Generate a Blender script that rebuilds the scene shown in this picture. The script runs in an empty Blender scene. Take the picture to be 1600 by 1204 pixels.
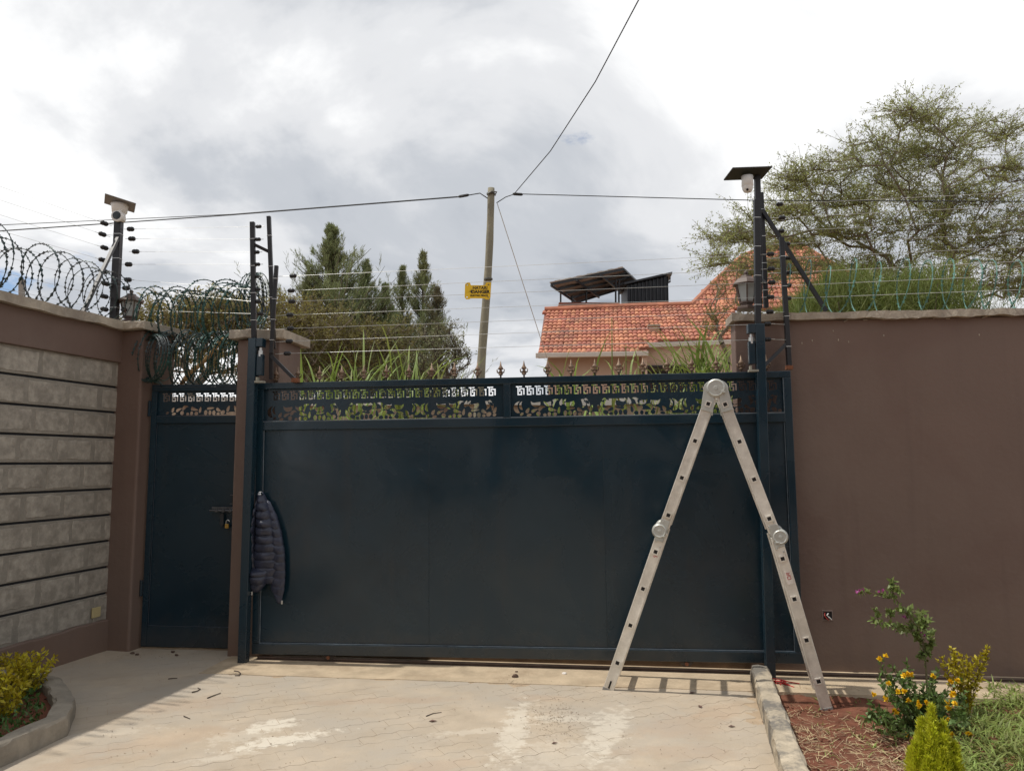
import bpy, bmesh, math, random
import numpy as np
from mathutils import Vector, Matrix, Euler

random.seed(7); RNG = np.random.default_rng(11)
S = bpy.context.scene
COL = S.collection
PI = math.pi

# ------------------------------------------------------------------ camera, sky, sun, exposure
F, HZ = 1205.0, 118.0
PITCH = math.atan(HZ / F)
cam = bpy.data.cameras.new('camera'); cam_o = bpy.data.objects.new('camera', cam); COL.objects.link(cam_o)
cam.sensor_width = 36; cam.lens = F / 1600 * 36; cam.clip_end = 3000; cam.clip_start = .05
cam_o.location = (0, 0, 1.55); cam_o.rotation_euler = (PI / 2 + PITCH, 0, 0)
S.camera = cam_o

SUN_EL = math.radians(65)
SH = Vector((1, -.10, 0)).normalized()                     # direction in which shadows fall
to_sun = Vector((-SH.x * math.cos(SUN_EL), -SH.y * math.cos(SUN_EL), math.sin(SUN_EL)))

w = bpy.data.worlds.new('World'); S.world = w; w.use_nodes = True
nt = w.node_tree; nt.nodes.clear()
def wn(t, **k):
    n = nt.nodes.new(t)
    for a, v in k.items(): setattr(n, a, v)
    return n
def wmath(op, a=None, b=None, c=None):
    n = wn('ShaderNodeMath', operation=op)
    for i, v in enumerate((a, b, c)):
        if v is None: continue
        if isinstance(v, (int, float)): n.inputs[i].default_value = v
        else: nt.links.new(v, n.inputs[i])
    return n.outputs[0]
sky = wn('ShaderNodeTexSky', sky_type='NISHITA'); sky.sun_disc = False
sky.sun_elevation = SUN_EL; sky.sun_rotation = math.atan2(to_sun.x, to_sun.y); sky.altitude = 1600
tc = wn('ShaderNodeTexCoord'); sp = wn('ShaderNodeSeparateXYZ'); nt.links.new(tc.outputs['Generated'], sp.inputs[0])
zz = wmath('ADD', wmath('MAXIMUM', sp.outputs[2], 0.0), .30)
cx = wmath('DIVIDE', sp.outputs[0], zz); cy = wmath('DIVIDE', sp.outputs[1], zz)
cb = wn('ShaderNodeCombineXYZ'); nt.links.new(cx, cb.inputs[0]); nt.links.new(cy, cb.inputs[1])
def wnoise(scale, detail, rough, dist, loc):
    m = wn('ShaderNodeMapping'); m.inputs['Location'].default_value = loc; nt.links.new(cb.outputs[0], m.inputs[0])
    n = wn('ShaderNodeTexNoise'); n.inputs['Scale'].default_value = scale; n.inputs['Detail'].default_value = detail
    n.inputs['Roughness'].default_value = rough; n.inputs['Distortion'].default_value = dist
    nt.links.new(m.outputs[0], n.inputs[0]); return n.outputs[0]
def wramp(fac, stops):
    r = wn('ShaderNodeValToRGB'); r.color_ramp.interpolation = 'EASE'
    els = r.color_ramp.elements
    while len(els) < len(stops): els.new(.5)
    for e, (p, c) in zip(els, stops): e.position = p; e.color = c + (1,) if len(c) == 3 else c
    nt.links.new(fac, r.inputs[0]); return r.outputs[0]
shade_n = wnoise(1.25, 7, .56, .35, (-17.85, 16.12, 0))
shade = wramp(shade_n, [(.28, (.28, .315, .37)), (.42, (.50, .525, .565)), (.52, (.70, .71, .73)), (.60, (.88, .885, .89)), (.72, (1.10, 1.10, 1.09))])
cover = wramp(wnoise(1.5, 8, .6, .5, (-11.82, -11.9, 0)), [(.30, (0, 0, 0)), (.37, (1, 1, 1))])
sc = wn('ShaderNodeVectorMath', operation='SCALE'); sc.inputs['Scale'].default_value = 9.6
nt.links.new(shade, sc.inputs[0])
mx = wn('ShaderNodeMix', data_type='RGBA'); nt.links.new(cover, mx.inputs['Factor'])
nt.links.new(sky.outputs[0], mx.inputs['A']); nt.links.new(sc.outputs[0], mx.inputs['B'])
bg = wn('ShaderNodeBackground'); bg.inputs['Strength'].default_value = .1
nt.links.new(mx.outputs['Result'], bg.inputs[0])
wo = wn('ShaderNodeOutputWorld'); nt.links.new(bg.outputs[0], wo.inputs[0])

sun = bpy.data.lights.new('sun', 'SUN'); sun.energy = 2.7; sun.angle = math.radians(.8); sun.color = (1, .95, .86)
sun_o = bpy.data.objects.new('sun', sun); COL.objects.link(sun_o); sun_o.location = (-6, 0, 12)
sun_o.rotation_euler = to_sun.to_track_quat('Z', 'Y').to_euler()
S.view_settings.view_transform = 'Standard'; S.view_settings.look = 'None'
S.view_settings.exposure = 0.28; S.view_settings.gamma = 1; S.view_settings.use_curve_mapping = False
S.render.engine = 'CYCLES'; S.render.resolution_x = 1024; S.render.resolution_y = 770

# ------------------------------------------------------------------ points in the place
CAM = Vector((0, 0, 1.55))
def ray(px, py):
    a = (px - 800) / F; b = (602 - py) / F
    return Vector((a, math.cos(PITCH) - b * math.sin(PITCH), math.sin(PITCH) + b * math.cos(PITCH)))
def at(px, py, Y): d = ray(px, py); return CAM + d * (Y / d.y)
def gnd(px, py, z=0.): d = ray(px, py); return CAM + d * ((z - CAM.z) / d.z)
P0 = Vector((-2.1143, 6.1191, 0)); TH = math.atan2(-.4537, 3.986)
U = Vector((math.cos(TH), math.sin(TH), 0)); N = Vector((-math.sin(TH), math.cos(TH), 0))
BM = Matrix.Translation(P0) @ Matrix.Rotation(TH, 4, 'Z')        # street boundary: x along, y outwards, z up
def onB(px, py, off):
    d = ray(px, py); t = (P0 + N * off - CAM).dot(N) / d.dot(N); p = CAM + d * t
    return (p - P0).dot(U), p.z
WB = lambda s, off, z: BM @ Vector((s, off, z))
LX = Vector((-.232, -.973, 0)).normalized()
LM = Matrix.Translation((-3.364, 6.566, 0)) @ Matrix.Rotation(math.atan2(LX.y, LX.x), 4, 'Z')   # left wall: x to the viewer, y inwards

# ------------------------------------------------------------------ materials
MATS = {}
def M(name, col, rough=.7, var=.12, scale=4., bump=0., bscale=60., metal=0., spec=.5, island=0., trans=0., col2=None, c2=(.45, .62), detail=6, extra=None, obj=False, rvar=None):
    m = bpy.data.materials.new(name); m.use_nodes = True; t = m.node_tree; t.nodes.clear(); L = t.links.new
    out = t.nodes.new('ShaderNodeOutputMaterial'); b = t.nodes.new('ShaderNodeBsdfPrincipled')
    b.inputs['Roughness'].default_value = rough; b.inputs['Metallic'].default_value = metal; b.inputs['Specular IOR Level'].default_value = spec
    g = t.nodes.new('ShaderNodeNewGeometry'); pos = g.outputs['Position']
    if obj: pos = t.nodes.new('ShaderNodeTexCoord').outputs['Object']
    n = t.nodes.new('ShaderNodeTexNoise'); n.inputs['Scale'].default_value = scale; n.inputs['Detail'].default_value = detail; n.inputs['Roughness'].default_value = .62
    L(pos, n.inputs[0])
    r = t.nodes.new('ShaderNodeValToRGB'); e = r.color_ramp.elements
    e[0].position = .32; e[1].position = .68
    e[0].color = tuple(c * (1 - var) for c in col) + (1,); e[1].color = tuple(min(1, c * (1 + var)) for c in col) + (1,)
    L(n.outputs[0], r.inputs[0]); c = r.outputs[0]
    def mix(fac, a, bcol, mode='MIX'):
        x = t.nodes.new('ShaderNodeMix'); x.data_type = 'RGBA'; x.blend_type = mode
        if isinstance(fac, float): x.inputs['Factor'].default_value = fac
        else: L(fac, x.inputs['Factor'])
        L(a, x.inputs['A'])
        if isinstance(bcol, tuple): x.inputs['B'].default_value = bcol + (1,)
        else: L(bcol, x.inputs['B'])
        return x.outputs['Result']
    if col2 is not None:
        n2 = t.nodes.new('ShaderNodeTexNoise'); n2.inputs['Scale'].default_value = scale * .37; n2.inputs['Detail'].default_value = 8; n2.inputs['Roughness'].default_value = .68
        L(pos, n2.inputs[0]); mr = t.nodes.new('ShaderNodeMapRange'); mr.inputs[1].default_value, mr.inputs[2].default_value = c2; L(n2.outputs[0], mr.inputs[0])
        c = mix(mr.outputs[0], c, col2)
    if island:
        hs = t.nodes.new('ShaderNodeHueSaturation'); mr = t.nodes.new('ShaderNodeMapRange'); mr.inputs[3].default_value = 1 - island; mr.inputs[4].default_value = 1 + island
        L(g.outputs['Random Per Island'], mr.inputs[0]); L(mr.outputs[0], hs.inputs['Value'])
        m2 = t.nodes.new('ShaderNodeMapRange'); m2.inputs[3].default_value = .5 - island * .06; m2.inputs[4].default_value = .5 + island * .05
        L(g.outputs['Random Per Island'], m2.inputs[0]); L(m2.outputs[0], hs.inputs['Hue']); L(c, hs.inputs['Color']); c = hs.outputs[0]
    if extra: c = extra(t, pos, c, mix)
    L(c, b.inputs['Base Color'])
    if rvar:
        n4 = t.nodes.new('ShaderNodeTexNoise'); n4.inputs['Scale'].default_value = 1.6; n4.inputs['Detail'].default_value = 7; n4.inputs['Roughness'].default_value = .6; n4.inputs['Distortion'].default_value = .8; L(pos, n4.inputs[0])
        mr4 = t.nodes.new('ShaderNodeMapRange'); mr4.inputs[1].default_value = .35; mr4.inputs[2].default_value = .65; mr4.inputs[3].default_value, mr4.inputs[4].default_value = rvar; L(n4.outputs[0], mr4.inputs[0]); L(mr4.outputs[0], b.inputs['Roughness'])
    if bump:
        n3 = t.nodes.new('ShaderNodeTexNoise'); n3.inputs['Scale'].default_value = bscale; n3.inputs['Detail'].default_value = 5; L(pos, n3.inputs[0])
        bp = t.nodes.new('ShaderNodeBump'); bp.inputs['Strength'].default_value = min(1, bump); bp.inputs['Distance'].default_value = .006; L(n3.outputs[0], bp.inputs['Height']); L(bp.outputs[0], b.inputs['Normal'])
    sh = b.outputs[0]
    if trans:
        tr = t.nodes.new('ShaderNodeBsdfTranslucent'); L(c, tr.inputs[0]); ms = t.nodes.new('ShaderNodeMixShader'); ms.inputs[0].default_value = trans
        L(sh, ms.inputs[1]); L(tr.outputs[0], ms.inputs[2]); sh = ms.outputs[0]
    L(sh, out.inputs[0]); MATS[name] = m; return m

def spots(lst, col, edge=.25, nscale=9., namp=2.6):
    """stains with a shape of their own: ragged ellipses (x, y, rx, ry, angle, strength) on the ground"""
    def ex(t, pos, c, mix):
        L = t.links.new
        nz = t.nodes.new('ShaderNodeTexNoise'); nz.inputs['Scale'].default_value = nscale; nz.inputs['Detail'].default_value = 8; nz.inputs['Roughness'].default_value = .7; L(pos, nz.inputs[0])
        for (x, y, rx, ry, a, k) in lst:
            mp = t.nodes.new('ShaderNodeMapping'); mp.vector_type = 'TEXTURE'
            mp.inputs['Location'].default_value = (x, y, 0); mp.inputs['Rotation'].default_value = (0, 0, a); mp.inputs['Scale'].default_value = (rx, ry, 1)
            L(pos, mp.inputs[0]); ln = t.nodes.new('ShaderNodeVectorMath'); ln.operation = 'LENGTH'
            fl = t.nodes.new('ShaderNodeVectorMath'); fl.operation = 'MULTIPLY'; fl.inputs[1].default_value = (1, 1, 0); L(mp.outputs[0], fl.inputs[0]); L(fl.outputs[0], ln.inputs[0])
            ad = t.nodes.new('ShaderNodeMath'); ad.operation = 'MULTIPLY_ADD'; ad.inputs[1].default_value = namp; L(nz.outputs[0], ad.inputs[0]); 
            sb = t.nodes.new('ShaderNodeMath'); sb.operation = 'SUBTRACT'; sb.inputs[1].default_value = namp / 2; L(ln.outputs['Value'], sb.inputs[0]); L(sb.outputs[0], ad.inputs[2])
            mr = t.nodes.new('ShaderNodeMapRange'); mr.inputs[1].default_value = .55; mr.inputs[2].default_value = 1.05; mr.inputs[3].default_value = k; mr.inputs[4].default_value = 0; L(ad.outputs[0], mr.inputs[0])
            c = mix(mr.outputs[0], c, col)
        return c
    return ex

def dirt_band(z0, z1, col, k, nscale=6., streak=None):
    """splashed soil near the foot of a wall, ragged, and faint run marks (streak = colour)"""
    def ex(t, pos, c, mix):
        L = t.links.new; sx = t.nodes.new('ShaderNodeSeparateXYZ'); L(pos, sx.inputs[0])
        nz = t.nodes.new('ShaderNodeTexNoise'); nz.inputs['Scale'].default_value = nscale; nz.inputs['Detail'].default_value = 9; nz.inputs['Roughness'].default_value = .72; L(pos, nz.inputs[0])
        ad = t.nodes.new('ShaderNodeMath'); ad.operation = 'MULTIPLY_ADD'; ad.inputs[1].default_value = -(z1 - z0) * 2.2; L(nz.outputs[0], ad.inputs[0]); L(sx.outputs[2], ad.inputs[2])
        mr = t.nodes.new('ShaderNodeMapRange'); mr.inputs[1].default_value = z0 - (z1 - z0) * 1.1; mr.inputs[2].default_value = z1 - (z1 - z0) * 1.1; mr.inputs[3].default_value = k; mr.inputs[4].default_value = 0; L(ad.outputs[0], mr.inputs[0])
        c = mix(mr.outputs[0], c, col)
        if streak:
            mp = t.nodes.new('ShaderNodeMapping'); mp.inputs['Scale'].default_value = (9, 9, .55); L(pos, mp.inputs[0])
            n2 = t.nodes.new('ShaderNodeTexNoise'); n2.inputs['Scale'].default_value = 1; n2.inputs['Detail'].default_value = 6; L(mp.outputs[0], n2.inputs[0])
            m2 = t.nodes.new('ShaderNodeMapRange'); m2.inputs[1].default_value = .56; m2.inputs[2].default_value = .74; m2.inputs[3].default_value = 0; m2.inputs[4].default_value = streak[1]; L(n2.outputs[0], m2.inputs[0]); c = mix(m2.outputs[0], c, streak[0])
            n5 = t.nodes.new('ShaderNodeTexNoise'); n5.inputs['Scale'].default_value = .55; n5.inputs['Detail'].default_value = 4; n5.inputs['Distortion'].default_value = 1.2; L(pos, n5.inputs[0])
            m5 = t.nodes.new('ShaderNodeMapRange'); m5.inputs[1].default_value = .46; m5.inputs[2].default_value = .54; m5.inputs[3].default_value = 0; m5.inputs[4].default_value = .35; L(n5.outputs[0], m5.inputs[0]); c = mix(m5.outputs[0], c, streak[2])
        return c
    return ex

brown = M('brown_wall_paint', (.158, .106, .086), .62, .09, 1.3, .45, 26, spec=.35, col2=(.180, .134, .110), c2=(.5, .75), extra=dirt_band(.0, .30, (.20, .125, .085), .55, 7, ((.125, .085, .07), .5, (.192, .142, .116))))
coping_m = M('coping_concrete', (.40, .35, .28), .9, .22, 7, .7, 45, col2=(.26, .22, .18))
block_m = M('stone_block', (.335, .306, .262), .92, .26, 15, 1., 24, col2=(.235, .212, .18), c2=(.50, .66), spec=.2)
mortar_m = M('grey_mortar', (.262, .240, .205), .95, .14, 11, .7, 70, spec=.2)
joint_m = M('black_pointing', (.016, .017, .021), .8, .2, 12)
paint = M('dark_teal_paint', (.0075, .0265, .0425), .25, .20, 2.2, .05, 25, spec=.55, col2=(.0105, .0285, .0425), rvar=(.17, .38), extra=dirt_band(.04, .26, (.085, .07, .055), .35, 9, ((.022, .032, .040), .5, (.0075, .024, .039))))
paint_edge = M('pale_edge_bead', (.09, .115, .14), .45, .3, 12)  # paler line along the frame edges
black_m = M('black_steel', (.010, .011, .014), .42, .3, 8, spec=.5)
rust_m = M('rust', (.20, .075, .035), .85, .35, 30, .4, 80)
galv = M('galvanised_wire', (.62, .63, .62), .35, .1, 20, metal=.75)
plastic = M('black_plastic', (.008, .008, .010), .38, .1, 10)
alu = M('brushed_aluminium', (.78, .75, .69), .34, .10, 22, .08, 120, metal=.45, spec=.5, col2=(.66, .63, .57), rvar=(.25, .5))
cast = M('cast_hinge_grey', (.46, .465, .435), .45, .08, 20, metal=.3)
hole_shade = M('painted_hole_shade', (.01, .008, .008), .8, .1)  # near-black colour stands in for the shade inside holes
red_ink = M('red_ink', (.45, .05, .05), .6, .1); sticker_m = M('sticker_white', (.70, .64, .58), .5, .05)
STAINS = [(-1.42, 4.72, .16, .10, .6, .85), (-1.30, 4.47, .30, .085, .55, .9), (-1.52, 4.55, .2, .12, .5, .35), (-1.5, 4.25, .22, .05, .5, .4),
          (.02, 4.66, .09, .55, -.12, .6), (.55, 4.62, .11, .46, -.30, .55), (.30, 4.85, .3, .07, 0, .4), (-.2, 4.62, .3, .05, .2, .35),
          (.30, 4.25, .3, .25, 0, .25), (-2.3, 4.6, .3, .06, .4, .25)]
RED = [(-1.9, 4.5, .5, .16, .5, .24), (-2.1, 5.1, .4, .15, .3, .24), (1.0, 4.7, .35, .2, .4, .24), (.95, 4.3, .4, .12, 0, .24), (-.8, 5.2, .6, .08, .1, .24), (.2, 5.25, .3, .08, 0, .24), (-.4, 4.1, .3, .1, .3, .24), (1.3, 5.0, .25, .12, .5, .24), (-2.2, 4.15, .3, .1, .4, .24)]
paver_m = M('dusty_paver', (.435, .362, .278), .93, .13, 3.2, .55, 85, spec=.15, col2=(.40, .352, .292), c2=(.42, .62), extra=lambda t, pos, c, mix: spots(STAINS, (.62, .565, .475), nscale=13., namp=4.6)(t, pos, spots(RED, (.40, .27, .18), nscale=5.)(t, pos, c, mix), mix))
sand_m = M('joint_sand', (.40, .31, .22), .95, .15, 9, .6, 90, spec=.1)
beam_m = M('track_concrete', (.45, .36, .255), .92, .2, 5, .6, 60, spec=.15, col2=(.34, .26, .18), c2=(.5, .66))
kerb_m = M('weathered_kerb', (.42, .36, .275), .93, .22, 9, .9, 40, spec=.15, col2=(.18, .165, .145), c2=(.50, .60))
soil_m = M('red_soil', (.150, .062, .040), .95, .38, 11, 1., 30, spec=.1, col2=(.20, .10, .065), c2=(.52, .7))
dirt_m = M('street_dirt', (.30, .21, .145), .95, .2, 1.2, .5, 20, spec=.1)
straw_m = M('dry_straw', (.42, .32, .19), .9, .2, 6, island=.35)
bark_m = M('bark', (.105, .082, .060), .9, .25, 9, .6, 30)
acbark = M('acacia_bark', (.20, .165, .125), .9, .25, 9, .6, 30)
acleaf = M('acacia_leaf', (.33, .35, .12), .7, .2, .8, island=.38, trans=.4, col2=(.25, .275, .10), c2=(.4, .6))
acleaf2 = M('olive_acacia_leaf', (.27, .215, .060), .7, .2, .8, island=.38, trans=.4, col2=(.155, .150, .055), c2=(.42, .6))
casleaf = M('casuarina_needle', (.215, .250, .115), .75, .25, .9, island=.35, trans=.3, col2=(.24, .235, .105), c2=(.5, .7))
casbrown = M('dry_casuarina_needle', (.225, .24, .12), .75, .25, .9, island=.4, trans=.2, col2=(.16, .125, .075), c2=(.45, .6))
greenbush = M('bright_green_needle', (.175, .215, .052), .7, .25, 1.1, island=.35, trans=.3, col2=(.115, .145, .035), c2=(.45, .62))
reed_m = M('reed_leaf', (.21, .28, .060), .55, .25, 2., island=.35, trans=.35, col2=(.30, .30, .11), c2=(.5, .68))
gold_m = M('golden_leaf', (.50, .42, .025), .55, .2, 5, island=.3, trans=.35)
thuja_m = M('golden_thuja_leaf', (.56, .58, .035), .6, .25, 7, island=.25, trans=.4, col2=(.66, .62, .05), c2=(.5, .7))
leaf_m = M('garden_leaf', (.12, .185, .050), .5, .25, 6, island=.35, trans=.3)
leaf_l = M('light_garden_leaf', (.20, .26, .075), .5, .2, 6, island=.35, trans=.3)
cover_m = M('ground_cover_leaf', (.075, .15, .035), .5, .25, 6, island=.35, trans=.25)
grass_m = M('grass_blade', (.21, .265, .062), .6, .25, 3, island=.4, trans=.3, col2=(.20, .20, .08), c2=(.52, .7))
yellow_fl = M('yellow_petal', (.85, .58, .02), .5, .12, 8, island=.15, trans=.2)
pink_fl = M('pink_petal', (.46, .10, .34), .5, .15, 8, island=.2, trans=.25)
tile_m = M('terracotta_tile', (.43, .182, .118), .85, .25, 2.5, .3, 40, spec=.2, island=.2, col2=(.27, .14, .10), c2=(.52, .7))
peach_m = M('peach_render', (.60, .43, .33), .9, .06, .8, .2, 30)
gutter_m = M('white_gutter', (.62, .55, .48), .6, .08, 3)
sheet_m = M('rusty_roof_sheet', (.26, .23, .20), .7, .3, 3, col2=(.24, .15, .11))
iron_m = M('dark_corrugated_sheet', (.020, .024, .030), .55, .2, 3)
redplank = M('red_brown_parapet', (.22, .085, .055), .8, .25, 3)
glass_m = M('dark_glass', (.01, .012, .014), .08, .1)
pole_m = M('timber_pole', (.29, .265, .19), .9, .22, 3, .6, 18, col2=(.21, .195, .15))
cable_m = M('black_cable', (.012, .012, .013), .6, .1)
yellow_m = M('sign_yellow', (.78, .50, .015), .5, .06, 20)
ink_m = M('sign_ink', (.03, .022, .012), .6, .1)
razor_m = M('green_razor_wire', (.028, .085, .072), .45, .4, 5, metal=.4, col2=(.05, .06, .065))
razor_d = M('dark_razor_wire', (.075, .085, .09), .45, .4, 5, metal=.5, col2=(.02, .05, .045))
razor_l = M('pale_green_razor_wire', (.085, .20, .165), .45, .3, 5, metal=.2)
bamboo_m = M('dry_timber', (.46, .30, .135), .8, .2, 14)
lampbrown = M('lantern_brown', (.095, .062, .050), .5, .2, 8)
lampglass = M('sky_toned_lantern_pane', (.72, .75, .75), .25, .05, 6, trans=.62)  # pale tone holds the sky brightness seen through clear glass
white_p = M('white_plastic', (.70, .70, .69), .4, .04, 6)
grey_p = M('grey_plate', (.16, .15, .145), .5, .15, 8)
jacket_m = M('dark_quilted_nylon', (.026, .031, .056), .40, .25, 12, .5, 40, spec=.5)
brass_m = M('brass', (.55, .36, .10), .35, .15, 20, metal=.85)
finial_m = M('bronze_finial', (.16, .098, .062), .55, .35, 40, metal=.35, col2=(.33, .24, .17))
stonewall_m = M('rubble_wall', (.36, .285, .215), .92, .2, 3.5, .8, 12, col2=(.20, .14, .105), c2=(.48, .6))
white_cop = M('pale_coping', (.62, .60, .56), .9, .12, 5)
plate_m = M('cream_plate', (.50, .42, .22), .6, .06, 5)
asphalt = M('weathered_concrete_post', (.30, .28, .25), .9, .15, 6)

# ------------------------------------------------------------------ mesh building
class MB:
    def __init__(s, T=None): s.v = []; s.f = []; s.T = T or Matrix.Identity(4)
    def add(s, vs, fs):
        o = len(s.v); s.v += [s.T @ Vector(v) for v in vs]; s.f += [tuple(i + o for i in f) for f in fs]; return s
    def box(s, a, b, R=None):
        x0, y0, z0 = a; x1, y1, z1 = b
        vs = [(x0, y0, z0), (x1, y0, z0), (x1, y1, z0), (x0, y1, z0), (x0, y0, z1), (x1, y0, z1), (x1, y1, z1), (x0, y1, z1)]
        if R is not None: vs = [R @ Vector(v) for v in vs]
        return s.add(vs, [(3, 2, 1, 0), (4, 5, 6, 7), (0, 1, 5, 4), (1, 2, 6, 5), (2, 3, 7, 6), (3, 0, 4, 7)])
    def beam(s, p, q, wd, hd, up=(0, 0, 1)):
        p = Vector(p); q = Vector(q); d = (q - p).normalized(); up = Vector(up)
        if abs(d.dot(up)) > .97: up = Vector((0, 1, 0))
        sx = d.cross(up).normalized(); sy = sx.cross(d).normalized(); sx *= wd / 2; sy *= hd / 2
        vs = [p - sx - sy, p + sx - sy, p + sx + sy, p - sx + sy, q - sx - sy, q + sx - sy, q + sx + sy, q - sx + sy]
        return s.add(vs, [(3, 2, 1, 0), (4, 5, 6, 7), (0, 1, 5, 4), (1, 2, 6, 5), (2, 3, 7, 6), (3, 0, 4, 7)])
    def tube(s, pts, r, n=6, caps=True, r1=None):
        pts = [Vector(p) for p in pts]; m = len(pts); vs = []; fs = []; ref = Vector((0, 0, 1))
        for i, p in enumerate(pts):
            d = (pts[min(i + 1, m - 1)] - pts[max(i - 1, 0)]).normalized()
            a = d.cross(ref)
            if a.length < .15: a = d.cross(Vector((1, 0, 0)))
            a.normalize(); b = a.cross(d)
            rr = r if r1 is None else r + (r1 - r) * i / max(1, m - 1)
            if not isinstance(r, (int, float)): rr = r[i]
            for k in range(n): an = 2 * PI * k / n; vs.append(p + a * (math.cos(an) * rr) + b * (math.sin(an) * rr))
        for i in range(m - 1):
            for k in range(n): fs.append((i * n + k, i * n + (k + 1) % n, (i + 1) * n + (k + 1) % n, (i + 1) * n + k))
        if caps: fs.append(tuple(range(n - 1, -1, -1))); fs.append(tuple(range((m - 1) * n, m * n)))
        return s.add(vs, fs)
    def lathe(s, prof, n=16, R=None):
        """prof: (radius, height) along +z, R places it"""
        vs = []; fs = []
        for (r, h) in prof:
            for k in range(n): a = 2 * PI * k / n; vs.append(Vector((r * math.cos(a), r * math.sin(a), h)))
        if R is not None: vs = [R @ v for v in vs]
        m = len(prof)
        for i in range(m - 1):
            for k in range(n): fs.append((i * n + k, i * n + (k + 1) % n, (i + 1) * n + (k + 1) % n, (i + 1) * n + k))
        fs.append(tuple(range(n - 1, -1, -1))); fs.append(tuple(range((m - 1) * n, m * n)))
        return s.add(vs, fs)
    def prism(s, poly, z0, z1, R=None):
        n = len(poly); vs = [Vector((x, y, z0)) for x, y in poly] + [Vector((x, y, z1)) for x, y in poly]
        if R is not None: vs = [R @ v for v in vs]
        return s.add(vs, [tuple(range(n - 1, -1, -1)), tuple(range(n, 2 * n))] + [(i, (i + 1) % n, n + (i + 1) % n, n + i) for i in range(n)])
    def mesh(s, name, inv=None):
        me = bpy.data.meshes.new(name); vs = [inv @ v for v in s.v] if inv is not None else s.v
        me.from_pydata(vs, [], s.f); me.update(); return me
    def build(s, name, mat, parent=None, bevel=0., smooth=False, kind=None, seg=2):
        inv = wm(parent).inverted() if parent is not None else None
        me = s.mesh(name, inv); me.materials.append(mat)
        if smooth: me.polygons.foreach_set('use_smooth', [True] * len(me.polygons))
        o = bpy.data.objects.new(name, me); COL.objects.link(o); o.parent = parent
        if bevel:
            b = o.modifiers.new('bevel', 'BEVEL'); b.width = bevel; b.segments = seg; b.limit_method = 'ANGLE'; b.angle_limit = math.radians(40)
        if kind: o['kind'] = kind
        return o
def wm(o):
    m = Matrix.LocRotScale(o.location, o.rotation_euler, o.scale)
    return wm(o.parent) @ m if o.parent else m
def tag(o, label=None, cat=None, group=None, kind=None):
    if label: o['label'] = label
    if cat: o['category'] = cat
    if group: o['group'] = group
    if kind: o['kind'] = kind
    return o
def thing(name, label, cat, loc=(0, 0, 0), rot=(0, 0, 0), group=None):
    o = bpy.data.objects.new(name, None); COL.objects.link(o); o.location = loc; o.rotation_euler = rot; o.empty_display_size = .1
    return tag(o, label, cat, group)
def np_mesh(name, V, Fq, mat, parent=None, kind=None, tri=False):
    me = bpy.data.meshes.new(name); k = 3 if tri else 4
    V = np.asarray(V, np.float32); Fq = np.asarray(Fq, np.int32)
    if parent is not None: V = V - np.array(wm(parent).translation, np.float32)
    me.vertices.add(len(V)); me.vertices.foreach_set('co', V.ravel())
    me.loops.add(Fq.size); me.loops.foreach_set('vertex_index', Fq.ravel())
    me.polygons.add(len(Fq)); me.polygons.foreach_set('loop_start', np.arange(0, Fq.size, k, dtype=np.int32)); me.polygons.foreach_set('loop_total', np.full(len(Fq), k, np.int32))
    me.update(); me.validate(); me.materials.append(mat)
    o = bpy.data.objects.new(name, me); COL.objects.link(o); o.parent = parent
    if kind: o['kind'] = kind
    return o
def norm(a): return a / np.maximum(np.linalg.norm(a, axis=-1, keepdims=True), 1e-9)
def leaves(C, D, ln, wd, up=None, fold=.0):
    """rhombus leaf at each point C along direction D"""
    C = np.asarray(C, float); D = norm(np.asarray(D, float)); n = len(C)
    ln = np.broadcast_to(np.asarray(ln, float), (n,))[:, None]; wd = np.broadcast_to(np.asarray(wd, float), (n,))[:, None]
    A = norm(np.cross(D, RNG.normal(size=(n, 3)) if up is None else up)); B = np.cross(A, D)
    V = np.stack([C, C + D * ln * .42 + A * wd * .5 + B * wd * fold, C + D * ln, C + D * ln * .42 - A * wd * .5 + B * wd * fold], 1).reshape(-1, 3)
    return V, np.arange(4 * n).reshape(n, 4)
def blades(C, D, ln, wd, bend=.3, seg=3, droop=None):
    """tapering strap leaves that bend over"""
    C = np.asarray(C, float); D = norm(np.asarray(D, float)); n = len(C); ln = np.broadcast_to(ln, (n,)); wd = np.broadcast_to(wd, (n,))
    H = D.copy(); H[:, 2] = 0; H = norm(H + RNG.normal(size=(n, 3)) * [.05, .05, 0]); A = norm(np.cross(H, [0, 0, 1.]) + RNG.normal(size=(n, 3)) * .25)
    Vs = []; bend = np.broadcast_to(bend, (n,))
    for i in range(seg + 1):
        t = i / seg; c = C + D * (ln * t)[:, None] + H * (bend * ln * t * t * .6)[:, None] - np.array([0, 0, 1.]) * (bend * ln * t ** 2.4 * .55)[:, None]
        wv = (wd * (1 - t ** 1.6) * (.6 + .8 * min(t * 3, .5)) * .5 + .0006)[:, None]
        Vs += [c - A * wv, c + A * wv]
    V = np.stack(Vs, 1).reshape(-1, 3); k = 2 * (seg + 1); base = np.arange(n)[:, None] * k
    Fs = np.concatenate([base + np.array([2 * i, 2 * i + 1, 2 * i + 3, 2 * i + 2]) for i in range(seg)], 0)
    return V, Fs
def joinq(parts):
    Vs = []; Fs = []; o = 0
    for V, Fq in parts: Vs.append(V); Fs.append(Fq + o); o += len(V)
    return np.concatenate(Vs), np.concatenate(Fs)
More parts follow.
